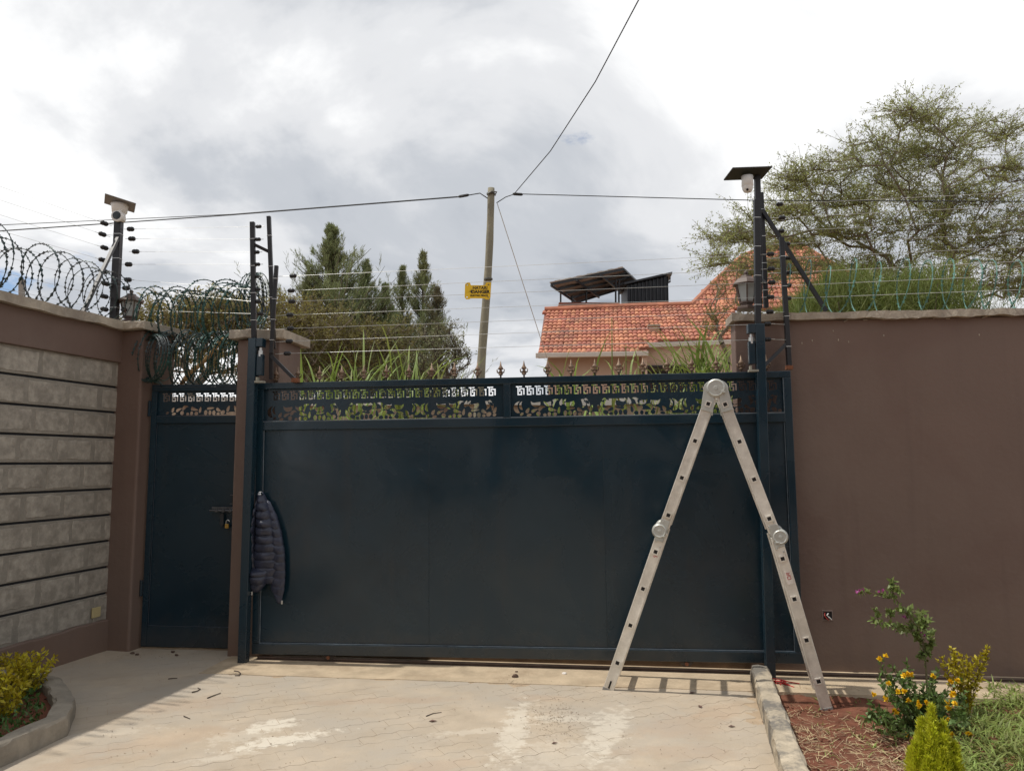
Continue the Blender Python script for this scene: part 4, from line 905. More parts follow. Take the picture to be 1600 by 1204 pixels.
m = MB(); m.lathe([(.036, -.01), (.036, .019), (.012, .021)], 16, Matrix.Translation(c + Vector((.008, -.045, .036))) @ Matrix.Rotation(PI / 2, 4, 'X')); m.build('lens', glass_m, t)
c = at(1168, 274, 5.85); t = thing('camera', 'white dome camera under a flat dark hood on the right mast', 'camera', at(1185, 480, 5.86))
m = MB(); m.beam(at(1183, 275, 5.86), at(1186, 400, 5.86), .042, .042, up=(0, 1, 0)); m.beam(at(1186, 400, 5.86), at(1187, 482, 5.88), .034, .034, up=(0, 1, 0)); m.build('mast', black_m, t, .003)
m = MB(); R = Matrix.Translation(at(1168, 271, 5.83)) @ Euler((-.06, -.055, .05)).to_matrix().to_4x4(); m.box((-.155, -.11, -.006), (.155, .11, .006), R); m.build('hood', M('dark_hood', (.022, .021, .016), .6, .3, 8), t, .003)
m = MB(); R = Matrix.Translation(at(1168, 292, 5.80)); m.lathe([(.012, -.046), (.028, -.040), (.038, -.024), (.042, 0), (.042, .004), (.045, .006), (.043, .05), (.046, .085)], 20, R); hs = m.build('housing', white_p, t, smooth=True)
m = MB(); m.lathe([(.010, 0), (.010, .006), (.004, .008)], 10, R @ Matrix.Translation((-.012, -.030, -.032)) @ Matrix.Rotation(PI / 2 + .6, 4, 'X')); m.build('lens', glass_m, hs)

# ------------------------------------------------------------------ utility pole and cables
YP = 11.
a, b = at(767.5, 294, YP), at(752, 600, YP + .1); b2 = a + (b - a) * ((a.z + .1) / (a.z - b.z))
up_ = thing('utility_pole', 'leaning grey timber pole rising behind the gate', 'pole', b2)
pts = [a.lerp(b2, f_) + Vector((.018 * math.sin(f_ * 9), 0, 0)) for f_ in np.linspace(0, 1, 30)]
m = MB(); m.tube(pts, [.050 + .032 * i / 29 + .002 * math.sin(i * 1.9) for i in range(30)], 14); m.build('shaft', pole_m, up_, smooth=True)
for py in (303, 436): m = MB(); c = at(767 if py < 400 else 763, py, YP); m.lathe([(.062, -.012), (.064, 0), (.062, .012)], 14, Matrix.Translation(c)); m.build('steel_band', M('dull_band', (.10, .10, .09), .6), up_)
m = MB(); m.tube([at(773, 306, YP - .03), at(776, 300, YP - .05), at(768, 299, YP - .08), at(762, 303, YP - .06)], .012, 6); m.build('hook_bracket', M('dull_steel', (.12, .12, .11), .5), up_)
def ext(a_, b_, k): return a_ + (a_ - b_) * k
def cable(label, pts, r, sag=0., mat=cable_m, name='cable'):
    P = [Vector(p) for p in pts]; Q = []
    for a_, b_ in zip(P[:-1], P[1:]):
        n = max(2, int((b_ - a_).length / .35)); L_ = (b_ - a_).length
        Q += [a_.lerp(b_, i / n) - Vector((0, 0, sag * L_ * L_ / 100 * 4 * (i / n) * (1 - i / n))) for i in range(n)]
    Q.append(P[-1]); m = MB(); m.tube(Q, r, 5); return tag(m.build(name, mat, smooth=True), label, 'cable')
cable('lower of the two cables running from the pole out to the left', [ext(at(-30, 363, 9.4), at(360, 336, 10.2), 3.), at(-30, 363, 9.4), at(360, 336, 10.2), at(715, 308, 10.95), at(750, 302, YP), at(762, 310, YP - .05)], .008)
cable('upper thinner cable running from the pole out to the left', [ext(at(-30, 353, 9.6), at(360, 335, 10.25), 3.), at(-30, 353, 9.6), at(360, 335, 10.25), at(715, 307, 11.0)], .005)
cable('black cable running from the pole out to the right', [at(776, 317, YP - .05), at(790, 308, YP), at(805, 303, YP), at(1175, 313, 10.4), at(1650, 315, 9.6), ext(at(1650, 315, 9.6), at(1175, 313, 10.4), 2.)], .007)
cable('black service cable rising steeply from the pole overhead', [at(805, 301, YP), at(860, 236, 9.4), at(930, 128, 8.0), at(1000, -4, 6.6), at(1040, -90, 6.0), at(1120, -330, 4.6)], .0062)
cable('thin grey guy wire slanting down right of the pole', [at(777, 318, YP), at(842, 520, 13.5), ext(at(842, 520, 13.5), at(777, 318, YP), (at(842, 520, 13.5).z + .06) / (at(777, 318, YP).z - at(842, 520, 13.5).z))], .006, mat=galv)
for lab, a_, b_ in (('dark clamp on the left cable beside the pole', (716, 307.5), (733, 304.5)), ('dark clamp on the right cable beside the pole', (801, 303), (817, 304))):
    m = MB(); m.tube([at(*a_, YP - .02), at(*a_, YP - .02).lerp(at(*b_, YP - .02), .15), at(*a_, YP - .02).lerp(at(*b_, YP - .02), .85), at(*b_, YP - .02)], [.012, .022, .022, .012], 8); tag(m.build('cable_clamp', cable_m), lab, 'clamp')

# ------------------------------------------------------------------ house across the street
HO = at(841, 553, 20.); hth = math.atan2(-.12, 1)
HU = Vector((math.cos(hth), math.sin(hth), 0)); HN = Vector((-math.sin(hth), math.cos(hth), 0))
house = thing('house', 'peach house with orange clay tile roof behind the gate', 'house', (HO.x + 3, HO.y + 3, 0))
def roof_plane(name, O, pitch, poly, bw=.125, rh=.275, mat=tile_m):
    """courses of barrel tiles laid on a pitched plane; poly in (u, v) with v up the slope"""
    V_ = HN * math.cos(pitch) + Vector((0, 0, math.sin(pitch))); W_ = HU.cross(V_).normalized()
    us = [p[0] for p in poly]; vs_ = [p[1] for p in poly]; m = MB()
    for r in range(int(min(vs_) / rh) - 1, int(max(vs_) / rh) + 1):
        for c in range(int(min(us) / bw) - 1, int(max(us) / bw) + 1):
            u0 = c * bw + (bw * .0 if r % 2 else 0); v0 = r * rh
            if not inside(u0 + bw / 2, v0 + rh / 2, poly): continue
            j = RNG.normal(size=3) * [.004, .012, .003]; pts = []
            for e in (0, 1):
                for k in range(6):
                    a = PI * k / 5 if k < 6 else PI
                    uu = u0 + bw * (k / 5); hh_ = .036 * math.sin(PI * k / 5) ** .8 + (.030 if e == 0 else -.002)
                    pts.append(O + HU * (uu + j[0]) + V_ * (v0 + (rh * 1.12 * e) + j[1]) + W_ * (hh_ + j[2]))
            base = [O + HU * (u0 + bw * (k / 5)) + V_ * (v0 + j[1]) + W_ * (-.012) for k in range(6)]
            m.add(pts + base, [(k, k + 1, 7 + k, 6 + k) for k in range(5)] + [(12 + k, 13 + k, k + 1, k) for k in range(5)])
    o = m.build(name, mat, house, kind='stuff')
    deck = MB(); deck.add([tuple(O + HU * a + V_ * b - W_ * .02) for a, b in poly] + [tuple(O + HU * a + V_ * b - W_ * .12) for a, b in poly], [tuple(range(len(poly))), tuple(range(2 * len(poly) - 1, len(poly) - 1, -1))] + [(i, (i + 1) % len(poly), len(poly) + (i + 1) % len(poly), len(poly) + i) for i in range(len(poly))])
    deck.build('roof_deck', redplank, house); return V_, W_
def on_roof(px, py, O, pitch):
    V_ = HN * math.cos(pitch) + Vector((0, 0, math.sin(pitch))); W_ = HU.cross(V_); d = ray(px, py); t = (O - CAM).dot(W_) / d.dot(W_); q = CAM + d * t - O; return q.dot(HU), q.dot(V_)
PT = math.radians(29); orf = lambda px, py: on_roof(px, py, HO, PT)
lo = [orf(841, 553), orf(1011, 547), orf(1011, 536), orf(1145, 531), orf(1145, 474), orf(851, 486)]
V_, W_ = roof_plane('roof_tiles', HO, PT, lo)
# ridge line and higher hipped roof
RO = HO + HU * orf(1080, 477)[0] + V_ * orf(1080, 477)[1]; PT2 = math.radians(43); o2 = lambda px, py: on_roof(px, py, RO, PT2)
hi = [o2(1078, 479), o2(1120, 437), o2(1160, 400), o2(1236, 374), o2(1330, 430), o2(1400, 485)]
roof_plane('roof_tiles', RO, PT2, hi)
m = MB(); rp_ = [HO + HU * orf(px, py)[0] + V_ * orf(px, py)[1] + W_ * .05 for px, py in ((851, 486), (920, 483), (1000, 480), (1080, 477.5))]; m.tube(rp_, .085, 8); m.build('ridge_tiles', tile_m, house)
V2 = HN * math.cos(PT2) + Vector((0, 0, math.sin(PT2)))
m = MB(); m.tube([RO + HU * o2(*q)[0] + V2 * o2(*q)[1] for q in ((1078, 479), (1120, 437), (1160, 400), (1236, 374), (1330, 430))], .09, 8); m.build('hip_tiles', tile_m, house)
E0 = HO; Ezr = HO + HU * orf(1011, 550)[0]
m = MB(); m.beam(HO - HU * .06 - HN * .05 - Vector((0, 0, .045)), Ezr + HU * .03 - HN * .05 - Vector((0, 0, .045)), .12, .12); m.build('gutter', gutter_m, house, .01)
G2a = HO + HU * orf(1011, 537)[0] + V_ * orf(1011, 537)[1]; G2b = HO + HU * orf(1145, 532)[0] + V_ * orf(1145, 532)[1]
m = MB(); m.beam(G2a - HN * .05 - Vector((0, 0, .05)), G2b - HN * .05 - Vector((0, 0, .05)), .12, .12); m.build('gutter', gutter_m, house, .01)
hb = lambda u0, u1, n0, n1, z0, z1: [tuple(HO.xy.to_3d() + HU * u + HN * n + Vector((0, 0, z))) for u, n, z in ((u0, n0, z0), (u1, n0, z0), (u1, n1, z0), (u0, n1, z0), (u0, n0, z1), (u1, n0, z1), (u1, n1, z1), (u0, n1, z1))]
BF = [(3, 2, 1, 0), (4, 5, 6, 7), (0, 1, 5, 4), (1, 2, 6, 5), (2, 3, 7, 6), (3, 0, 4, 7)]
um = orf(1011, 550)[0]
m = MB(); m.add(hb(.22, um, .40, 6, -.06, HO.z - .02), BF); m.build('wall', peach_m, house)
m = MB(); m.add(hb(um + .002, 9.5, .62, 6, -.06, G2a.z - .04), BF); m.build('wall', peach_m, house)
m = MB(); m.add(hb(um - .13, um - .002, .0, .40, -.06, HO.z - .06), BF); m.build('corner_pier', peach_m, house)
wu = on_roof(1030, 571, HO, PT); c = at(1032, 575, 20.1); uu = (c - HO).dot(HU)
m = MB(); m.add(hb(uu - .35, uu + .75, .565, .618, c.z - .9, c.z + .09), BF); wd_ = m.build('window', M('dark_window_frame', (.03, .03, .032), .5), house)
m = MB(); m.add(hb(uu - .31, uu + .71, .550, .562, c.z - .86, c.z + .05), BF); m.build('pane', glass_m, wd_)
# small vent box on the roof
u_, v_ = orf(1022, 518); cc = HO + HU * u_ + V_ * v_
m = MB(); R = Matrix.Translation(cc) @ Matrix.Rotation(hth, 4, 'Z'); m.box((-.14, -.12, -.2), (.14, .35, .13), R); ch_ = m.build('roof_vent', M('weathered_vent', (.42, .25, .18), .9, .2, 6), house); m = MB(); m.box((-.17, -.15, .131), (.17, .38, .18), R); m.build('vent_cap', coping_m, ch_)
# rooftop canopy and box
YC = 24.5
rc_ = thing('rooftop_shelter', 'rusty sheet canopy on thin posts above the tiled roof', 'shelter', at(935, 486, YC))
rf4 = [at(859, 442, YC - 1.2), at(974, 418, YC - .2), at(998, 441, YC + 1.6), at(901, 471, YC + .6)]
q0, q1, q2, q3 = rf4; nrm = (q1 - q0).cross(q3 - q0).normalized(); nrm = -nrm if nrm.z < 0 else nrm
for k in range(14):
    fa, fb = k / 14, (k + .97) / 14; pa_ = [q0.lerp(q1, fa), q0.lerp(q1, fb), q3.lerp(q2, fb), q3.lerp(q2, fa)]; m = MB(); m.add([p for p in pa_] + [p + nrm * (.05 if k % 2 else .035) for p in pa_], BF); m.build('roof_sheet', sheet_m, rc_)
for f_ in (.02, .26, .5, .74, .98): m = MB(); m.beam(q0.lerp(q3, f_) - nrm * .05, q1.lerp(q2, f_) - nrm * .05, .05, .07); m.build('purlin', black_m, rc_)
for f_ in (.0, .33, .66, 1.): m = MB(); m.beam(q0.lerp(q1, f_) - nrm * .1, q3.lerp(q2, f_) - nrm * .1, .05, .06); m.build('rafter', black_m, rc_)
for (px, y0_) in ((876, 451), (894, 462), (916, 447), (962, 437), (967, 437)):
    m = MB(); m.tube([at(px, y0_, YC + .1), at(px, 486, YC + .1)], .032, 6); m.build('post', black_m, rc_)
m = MB(); a, b = at(873, 472, YC - .3), at(968, 486, YC - .3); m.box((a.x, a.y, b.z - .4), (b.x, a.y + 2.0, a.z)); m.build('parapet', redplank, rc_, .02)
for z in (476, 480): m = MB(); zz2 = at(900, z, YC - .33).z; m.box((a.x + .02, a.y - .03, zz2 - .02), (b.x - .02, a.y - .001, zz2 + .02)); m.build('rail', redplank, rc_)
bx_ = thing('rooftop_box', 'dark corrugated metal box cabin right of the rusty canopy', 'cabin', at(1010, 486, YC))
a = at(980, 446, YC); b = at(1044, 431, YC); zb = at(1010, 480, YC).z - .6; n_ = 22; vs = []; 
pr = [(a.x + (b.x - a.x) * i / (2 * n_), YC + (.0 if i % 4 < 2 else .05)) for i in range(2 * n_ + 1)]; vs = []
for i, (x, y) in enumerate(pr): zt_ = a.z + (b.z - a.z) * i / (2 * n_); vs += [(x, y, zb), (x, y, zt_), (x, y + 1.4, zt_ - .0), (x, y + 1.4, zb)]
m = MB(); m.add(vs, [(i * 4 + k, i * 4 + 4 + k, i * 4 + 4 + (k + 1) % 4, i * 4 + (k + 1) % 4) for i in range(2 * n_) for k in range(4)] + [(0, 1, 2, 3), (8 * n_, 8 * n_ + 1, 8 * n_ + 2, 8 * n_ + 3)]); m.build('corrugated_wall', iron_m, bx_)
m = MB(); m.add([tuple(p) for p in (Vector((a.x - .1, YC - .08, a.z + .02)), Vector((b.x + .12, YC - .08, b.z + .06)), Vector((b.x + .25, YC + 1.5, b.z + .02)), Vector((a.x - .1, YC + 1.5, a.z + .02)))] + [tuple(p) for p in (Vector((a.x - .1, YC - .08, a.z + .08)), Vector((b.x + .12, YC - .08, b.z + .12)), Vector((b.x + .25, YC + 1.5, b.z + .08)), Vector((a.x - .1, YC + 1.5, a.z + .08)))], BF); m.build('cabin_roof', iron_m, bx_)
m = MB(); m.tube([at(1047, 434, YC), at(1047, 440, YC), at(1043, 442, YC)], .03, 6); m.build('downpipe', iron_m, bx_)

# wall across the street
YW = 11.6
ow = thing('street_wall', 'low stone wall with pale coping across the street, seen through the gate screens', 'wall', (0, YW, 0))
zc = at(760, 632, YW).z
m = MB(); m.box((-9, YW, -.1), (12, YW + .3, zc)); m.build('wall_face', stonewall_m, ow)
m = MB(); slab_edge(m, -9, 12, YW - .06, YW + .36, zc, zc + .11, 80, .01); m.build('coping', white_cop, ow)

# ------------------------------------------------------------------ trees
def colonize(base, targets, kpath=.30, step=.28, wob=.05):
    """limbs grown from the trunk foot to each target, sharing the nearest limb"""
    nodes = [np.array(base, float)]; par = [-1]; plen = [0.]
    T = np.asarray(targets, float); T = T[np.argsort(np.linalg.norm(T - np.array(base), axis=1))]
    for t in T:
        Nn = np.array(nodes); d = np.linalg.norm(Nn - t, axis=1) + kpath * np.array(plen) + 1.2 * np.maximum(0, Nn[:, 2] - t[2] - .1)
        i = int(np.argmin(d)); p = nodes[i]; L_ = np.linalg.norm(t - p)
        if L_ < .08: continue
        k = max(1, int(L_ / step)); pr = i
        for s_ in range(1, k + 1):
            f_ = s_ / k; q = p + (t - p) * f_ + np.array([0, 0, .10 * L_ * math.sin(PI * f_)]) + (RNG.normal(size=3) * wob * (s_ < k))
            nodes.append(q); par.append(pr); plen.append(plen[pr] + np.linalg.norm(q - nodes[pr])); pr = len(nodes) - 1
    Nn = np.array(nodes); par = np.array(par); cnt = np.ones(len(Nn))
    for i in range(len(Nn) - 1, 0, -1): cnt[par[i]] += cnt[i]
    return Nn, par, cnt
def ell_pts(c, r, n, flat=0.):
    p = norm(RNG.normal(size=(n, 3))) * (RNG.random((n, 1)) ** .42); return p * np.array(r) + np.array(c)
def broad_tree(name, label, base, blobs, lmat, bmat, rtip=.004, rk=.0045, twigs=5, tl=(.18, .42), nleaf=12, lsize=.045, lw_=.4, group=None, updir=.35, trunk_r=None, cat='tree', step=.28, rmax=.16, flat=1.):
    tg = np.concatenate([ell_pts(c, r, n) for c, r, n in blobs]); tg = tg[tg[:, 2] > base[2] + .3]
    Nn, par, cnt = colonize(base, tg, step=step)
    t = thing(name, label, cat, base, group=group); r = np.minimum(rtip + rk * np.sqrt(cnt), rmax); idx = np.arange(1, len(Nn))
    parts = [seg_tubes(Nn[par[idx]], Nn[idx], r[par[idx]] * .95 if False else r[idx] * 1.05, r[idx], 5)]
    thin = np.where(cnt < 26)[0]; thin = thin[thin > 0]
    src = np.repeat(thin, twigs); n = len(src); d0 = norm(Nn[src] - Nn[par[src]]); D = norm(d0 * .7 + RNG.normal(size=(n, 3)) * .75 + np.array([0, 0, updir])); D[:, 2] *= flat; D = norm(D); L_ = RNG.uniform(*tl, size=n)
    st_ = Nn[src] + (Nn[par[src]] - Nn[src]) * RNG.random((n, 1)); en = st_ + D * L_[:, None]
    parts.append(seg_tubes(st_, en, .0045, .002, 3)); V, Fq = joinq(parts); np_mesh('trunk', V, Fq, bmat, t)
    k = np.repeat(np.arange(n), nleaf); f_ = RNG.random(len(k)) ** .7; P = st_[k] + (en - st_)[k] * f_[:, None] + RNG.normal(size=(len(k), 3)) * .018
    V, Fq = leaves(P, D[k] * .5 + RNG.normal(size=(len(k), 3)) * .7, RNG.uniform(.6, 1.3, len(k)) * lsize, RNG.uniform(.6, 1.2, len(k)) * lsize * lw_); np_mesh('crown', V, Fq, lmat, t); return t
def blob(px, py, Y, rx, rz, n, ry=None): c = at(px, py, Y); k = Y / F; return (tuple(c), (rx * k, ry or rx * k * .8, rz * k), n)
YT = 13.
bt = at(1450, 700, YT); bt.z = 0
broad_tree('acacia_tree', 'large sparse acacia spreading over the right wall', tuple(bt), [
    blob(a_, b_, YT - .5 + .5 * ((k_ * 7) % 3 - 1), c_, d_, max(10, int(c_ * .40))) for k_, (a_, b_, c_, d_) in enumerate(((1420,180,55,16),(1480,195,48,16),(1565,200,50,18),(1380,235,75,14),(1460,245,90,16),(1570,270,70,18),(1300,272,85,11),(1240,288,55,9),(1390,295,110,14),(1500,310,110,16),(1600,330,80,20),(1290,325,100,12),(1210,335,50,9),(1150,368,68,9),(1260,372,100,12),(1380,358,120,14),(1500,378,130,16),(1610,400,80,20),(1130,408,42,8),(1230,420,75,11),(1345,418,100,13),(1470,438,140,15),(1590,450,90,16)))], acleaf, acbark, twigs=8, nleaf=19, tl=(.22, .60), lsize=.050, flat=.45, rk=.0024, step=.3, rmax=.075, lw_=.32)
bt = at(330, 700, 12.6); bt.z = 0
broad_tree('acacia_tree', 'flat topped olive acacia behind the razor wire on the left', tuple(bt), [blob(300, 495, 12.6, 105, 26, 170), blob(380, 500, 12.6, 80, 40, 120), blob(330, 550, 12.8, 120, 40, 90), blob(250, 530, 12.6, 50, 22, 40)], acleaf2, acbark, twigs=5, nleaf=14, lsize=.06, tl=(.15, .4), updir=.1)
bt = at(500, 700, 13.5); bt.z = 0
broad_tree('acacia_tree', 'olive brown acacia in front of the dark casuarinas', tuple(bt), [blob(510, 530, 13.5, 95, 42, 170), blob(460, 490, 13.5, 50, 26, 50), blob(590, 540, 13.6, 70, 40, 80), blob(480, 570, 13.4, 70, 30, 60)], acleaf2, acbark, twigs=5, nleaf=14, lsize=.06, tl=(.15, .4), updir=.1)
bt = at(1330, 700, 9.6); bt.z = 0
def needle_bush(name, label, base, px0, px1, py0, py1, Y, n, mat, ln=(.25, .5)):
    t = thing(name, label, 'bush', base); k = Y / F; c = at((px0 + px1) / 2, py1, Y); rx = (px1 - px0) / 2 * k; hz = (py1 - py0) * k
    P = np.stack([c.x + RNG.uniform(-1, 1, n) * rx, c.y + RNG.normal(size=n) * .35, np.zeros(n)], 1); prof = np.sqrt(np.maximum(0, 1 - (np.abs(P[:, 0] - c.x) / rx) ** 2.4)) * (.82 + .25 * np.sin(P[:, 0] * 5 + 1) * np.cos(P[:, 0] * 11)); P[:, 2] = c.z - 1.0 + (prof * hz + 1.0) * RNG.random(n) ** .6 - .28
    D = norm(RNG.normal(size=(n, 3)) * .6 + np.array([0, 0, 1.])); V, Fq = leaves(P, D, RNG.uniform(*ln, size=n), RNG.uniform(.004, .011, n)); np_mesh('foliage', V, Fq, mat, t)
    st_ = RNG.choice(n, 160); b_ = np.array(base) + RNG.normal(size=(160, 3)) * [rx * .35, .15, 0]; b_[:, 2] = -.05; V, Fq = seg_tubes(b_, P[st_], .016, .005, 4); np_mesh('stems', V, Fq, bark_m, t); return t
needle_bush('feathery_bush', 'bright green feathery bush behind the right wall', tuple(bt), 1205, 1530, 396, 490, 9.6, 46000, greenbush, (.14, .34))

def casuarina(label, px_top, py_top, px_base, Y, wpx, nb, mat, dens=1., seedang=0., low=640, group='dark casuarina trees beyond the street'):
    top = at(px_top, py_top, Y); base = at(px_base, 700, Y); base.z = 0; t = thing('casuarina_tree', label, 'tree', base, group=group); H = top.z
    wr = wpx * Y / F; hs = RNG.random(nb) ** 1.0; ctr = lambda h: np.array(base)[None] * (1 - h[:, None]) + np.array(top)[None] * h[:, None]
    z0f = .42; hh_ = z0f + (1 - z0f) * hs; A = ctr(hh_); an = RNG.random(nb) * 2 * PI; prof = (1 - hs) ** 1.1 * (.85 + .3 * np.sin(hs * 19 + px_top)); Lb = wr * prof * RNG.uniform(.35, 1.1, nb) + .03
    up = .45 + .75 * hs; D = norm(np.stack([np.cos(an), np.sin(an), up], 1)); Bp = A + D * Lb[:, None]
    V0 = [seg_tubes(np.array([base]), np.array([top]), .11 * H / 6, .01, 7), seg_tubes(A, Bp, .013, .004, 3)]
    V, Fq = joinq(V0); np_mesh('trunk', V, Fq, bark_m, t)
    nt_ = 7; kb_ = np.repeat(np.arange(nb), nt_); f_ = RNG.uniform(.25, 1., len(kb_)); B0 = A[kb_] + (Bp - A)[kb_] * f_[:, None]
    Dt = norm(D[kb_] * .55 + RNG.normal(size=(len(kb_), 3)) * .28 + np.array([0, 0, .85])); Lt = RNG.uniform(.18, .60, len(kb_)) * (1.05 - .85 * hs[kb_])
    nn = int(17 * dens); k = np.repeat(np.arange(len(kb_)), nn); q = RNG.random(len(k)); P = B0[k] + Dt[k] * (Lt[k] * q)[:, None] + RNG.normal(size=(len(k), 3)) * .012
    Dn = norm(Dt[k] * 1.2 + RNG.normal(size=(len(k), 3)) * .38); V, Fq = leaves(P, Dn, RNG.uniform(.08, .20, len(k)) * (1.05 - .62 * hs[kb_][k]), RNG.uniform(.006, .014, len(k))); np_mesh('crown', V, Fq, mat, t); return t
casuarina('tallest dark casuarina with a pointed top, left of the pole', 517, 358, 528, 17, 225, 440, casleaf, 1.)
casuarina('dark casuarina directly right of the tallest one', 572, 412, 575, 17.4, 125, 230, casleaf)
casuarina('short casuarina between the tall one and the thin pair', 602, 450, 600, 17.2, 115, 190, casleaf)
casuarina('low dark casuarina at the left foot of the tallest one', 482, 430, 492, 17, 120, 190, casleaf)
casuarina('slim casuarina left of the two thin tops near the pole', 628, 420, 634, 16.4, 88, 160, casleaf, .7)
casuarina('slim feathery casuarina with the higher of the two thin tops', 661, 400, 660, 16.4, 112, 190, casleaf, .7)
casuarina('sparse brownish casuarina nearest to the pole', 683, 455, 676, 16.2, 120, 170, casbrown, .6)
bt = at(690, 700, 15); bt.z = 0
broad_tree('scrub_tree', 'thin bare scrub tree at the right foot of the casuarinas', tuple(bt), [blob(680, 550, 15, 48, 50, 70), blob(715, 560, 15, 26, 26, 20)], casbrown, bark_m, twigs=4, nleaf=9, lsize=.06, tl=(.15, .35))
# creeper over the right of the house roof
bt = at(1180, 700, 16.5); bt.z = 0
broad_tree('creeper', 'thin olive creeper climbing over the right of the tiled roof', tuple(bt), [blob(1165, 460, 16.5, 50, 48, 55), blob(1195, 420, 16.5, 34, 40, 40), blob(1120, 505, 16.5, 34, 26, 26)], acleaf2, acbark, twigs=4, nleaf=10, lsize=.055, tl=(.12, .3), cat='creeper', group=None)

# tall reed grass behind the gate
def reeds(label, px, py_top, Y, n, spread, ht, stalks=0, lean=0., lnr=(.5, 1.0), wd=(.018, .045)):
    c = at(px, 620, Y); c.z = 0; top = at(px, py_top, Y).z; t = thing('reed_clump', label, 'reeds', c); sp_ = spread * Y / F
    x = RNG.normal(size=n) * sp_ * .5; b = np.stack([c.x + x, c.y + RNG.normal(size=n) * .25, RNG.uniform(max(.6, top - 1.7), top - .42, n)], 1)
    D = norm(np.stack([RNG.normal(size=n) * .30 + lean, RNG.normal(size=n) * .25, np.full(n, 1.)], 1)); V, Fq = blades(b, D, RNG.uniform(*lnr, size=n), RNG.uniform(*wd, size=n), RNG.uniform(.15, .9, n), 4); np_mesh('leaves', V, Fq, reed_m, t)
    k = max(6, n // 8); b0 = b[:k].copy(); b0[:, 2] = -.05; b0[:, :2] += RNG.normal(size=(k, 2)) * .05; V, Fq = seg_tubes(b0, b[:k], .012, .008, 5); np_mesh('stalks', V, Fq, reed_m, t)
for lab, px, pt, Y, n, sp_, ln_ in (('low reed clump at the left end behind the gate', 500, 560, 9.6, 70, 40, 0.), ('leafy reed clump below the tall casuarina', 560, 555, 9.4, 80, 44, .1), ('reed clump with the tallest leaf, below the thin casuarinas', 612, 530, 9.2, 70, 40, 0.), ('thin reed clump left of the utility pole', 668, 560, 9.4, 60, 40, 0.),
        ('single low reed clump right of the utility pole', 716, 566, 9.4, 20, 26, 0.), ('yellow green strap leaf clump at the left corner of the house', 880, 548, 9.2, 30, 22, .05), ('low reeds in the middle of the peach wall', 955, 556, 9.4, 44, 60, 0.), ('tall fresh reeds before the right of the house', 1088, 512, 9.0, 120, 50, -.1), ('tall fresh reeds touching the right wall end', 1130, 520, 8.8, 110, 36, .1), ('reeds below the small house window', 1030, 552, 9.2, 60, 50, 0.)):
    reeds(lab, px, pt, Y, n, sp_, 1, lean=ln_)
# tall thin flower stalks before the house
for lab, (a, b) in (('tall bare reed stalk before the tiled roof', ((955, 590), (956, 496))), ('bent thin reed stalk beside the tall bare one', ((962, 590), (978, 536)))):
    m = MB(); p, q = at(*a, 9.3), at(*b, 9.3); p.z = -.05; p.x = q.x * .98; m.tube([p, p.lerp(q, .5), p.lerp(q, .88), q], [.012, .009, .008, .004], 6); tag(m.build('reed_stalk', reed_m), lab, 'stalk')

# ------------------------------------------------------------------ garden on the right
def shrub(name, label, base, stems, lmat, smat, nl, lsize, lw_=.5, fl=None, cat='shrub', fold=.12):
    """stems: lists of points; leaves sit along them"""
    t = thing(name, label, cat, base); m = MB(); P = []; D = []
    for st_, rad, k in stems:
        st_ = [Vector(p) for p in st_]; m.tube(st_, rad, 5, r1=rad * .4)
        for i in range(int(nl * k)):
            f_ = RNG.random() ** .7 * (len(st_) - 1); j = min(int(f_), len(st_) - 2); q = st_[j].lerp(st_[j + 1], f_ - j); d = (st_[j + 1] - st_[j]).normalized()
            P.append(q); D.append(Vector(RNG.normal(size=3)) * .8 + d * .6)
    m.build('stems', smat, t); V, Fq = leaves(np.array([tuple(p) for p in P]), np.array([tuple(d) for d in D]), RNG.uniform(.6, 1.25, len(P)) * lsize, RNG.uniform(.7, 1.2, len(P)) * lsize * lw_, fold=fold); np_mesh('leaves', V, Fq, lmat, t)
    return t
stem_m = M('green_stem', (.14, .12, .06), .7, .2, 9)
def flower(parent, c, r, mat, n=10, name='flower'):
    P = np.repeat(np.array([tuple(c)]), n, 0); D = norm(RNG.normal(size=(n, 3)) + np.array([-.2, -.6, .5])); V, Fq = leaves(P, D, r, r * .8); return np_mesh(name, V, Fq, mat, parent)
def wob(a, b, n, s): 
    a, b = Vector(a), Vector(b); return [a.lerp(b, i / n) + Vector(RNG.normal(size=3)) * (s if 0 < i < n else 0) for i in range(n + 1)]
# pink flowering shrub
YS = 4.93; S_ = lambda px, py, dy=0.: at(px, py, YS + dy)
b0 = S_(1448, 1075); b0.z = bed_z(b0.x, b0.y) - .01; stems = []
main = [b0, S_(1447, 1040), S_(1443, 1005), S_(1430, 975), S_(1415, 955), S_(1400, 935), S_(1392, 915)]; stems.append((main, .007, .25))
for (px, py, ex, ey, k) in ((1443, 1015, 1455, 1000, 1.1), (1442, 1005, 1430, 990, 1.0), (1436, 985, 1450, 968, 1.5), (1430, 978, 1412, 985, 1.0), (1428, 975, 1440, 955, 1.0), (1415, 958, 1425, 950, .6), (1405, 985, 1365, 968, 1.0), (1430, 985, 1400, 978, .8), (1375, 972, 1368, 952, .5), (1398, 935, 1375, 925, .7), (1380, 926, 1343, 922, .35), (1395, 925, 1393, 908, 1.0), (1392, 918, 1405, 923, .4), (1445, 1010, 1440, 1025, .9), (1446, 1030, 1452, 1015, .8), (1440, 995, 1458, 985, 1.0), (1385, 965, 1395, 955, .6), (1420, 965, 1405, 950, .5)):
    stems.append((wob(S_(px, py), S_(ex, ey, RNG.normal() * .05), 3, .006), .0028, k * .55))
sh_ = shrub('pink_flowering_shrub', 'leggy green shrub with a few pink flowers against the right wall', b0, stems, leaf_l, stem_m, 90, .040, .52)
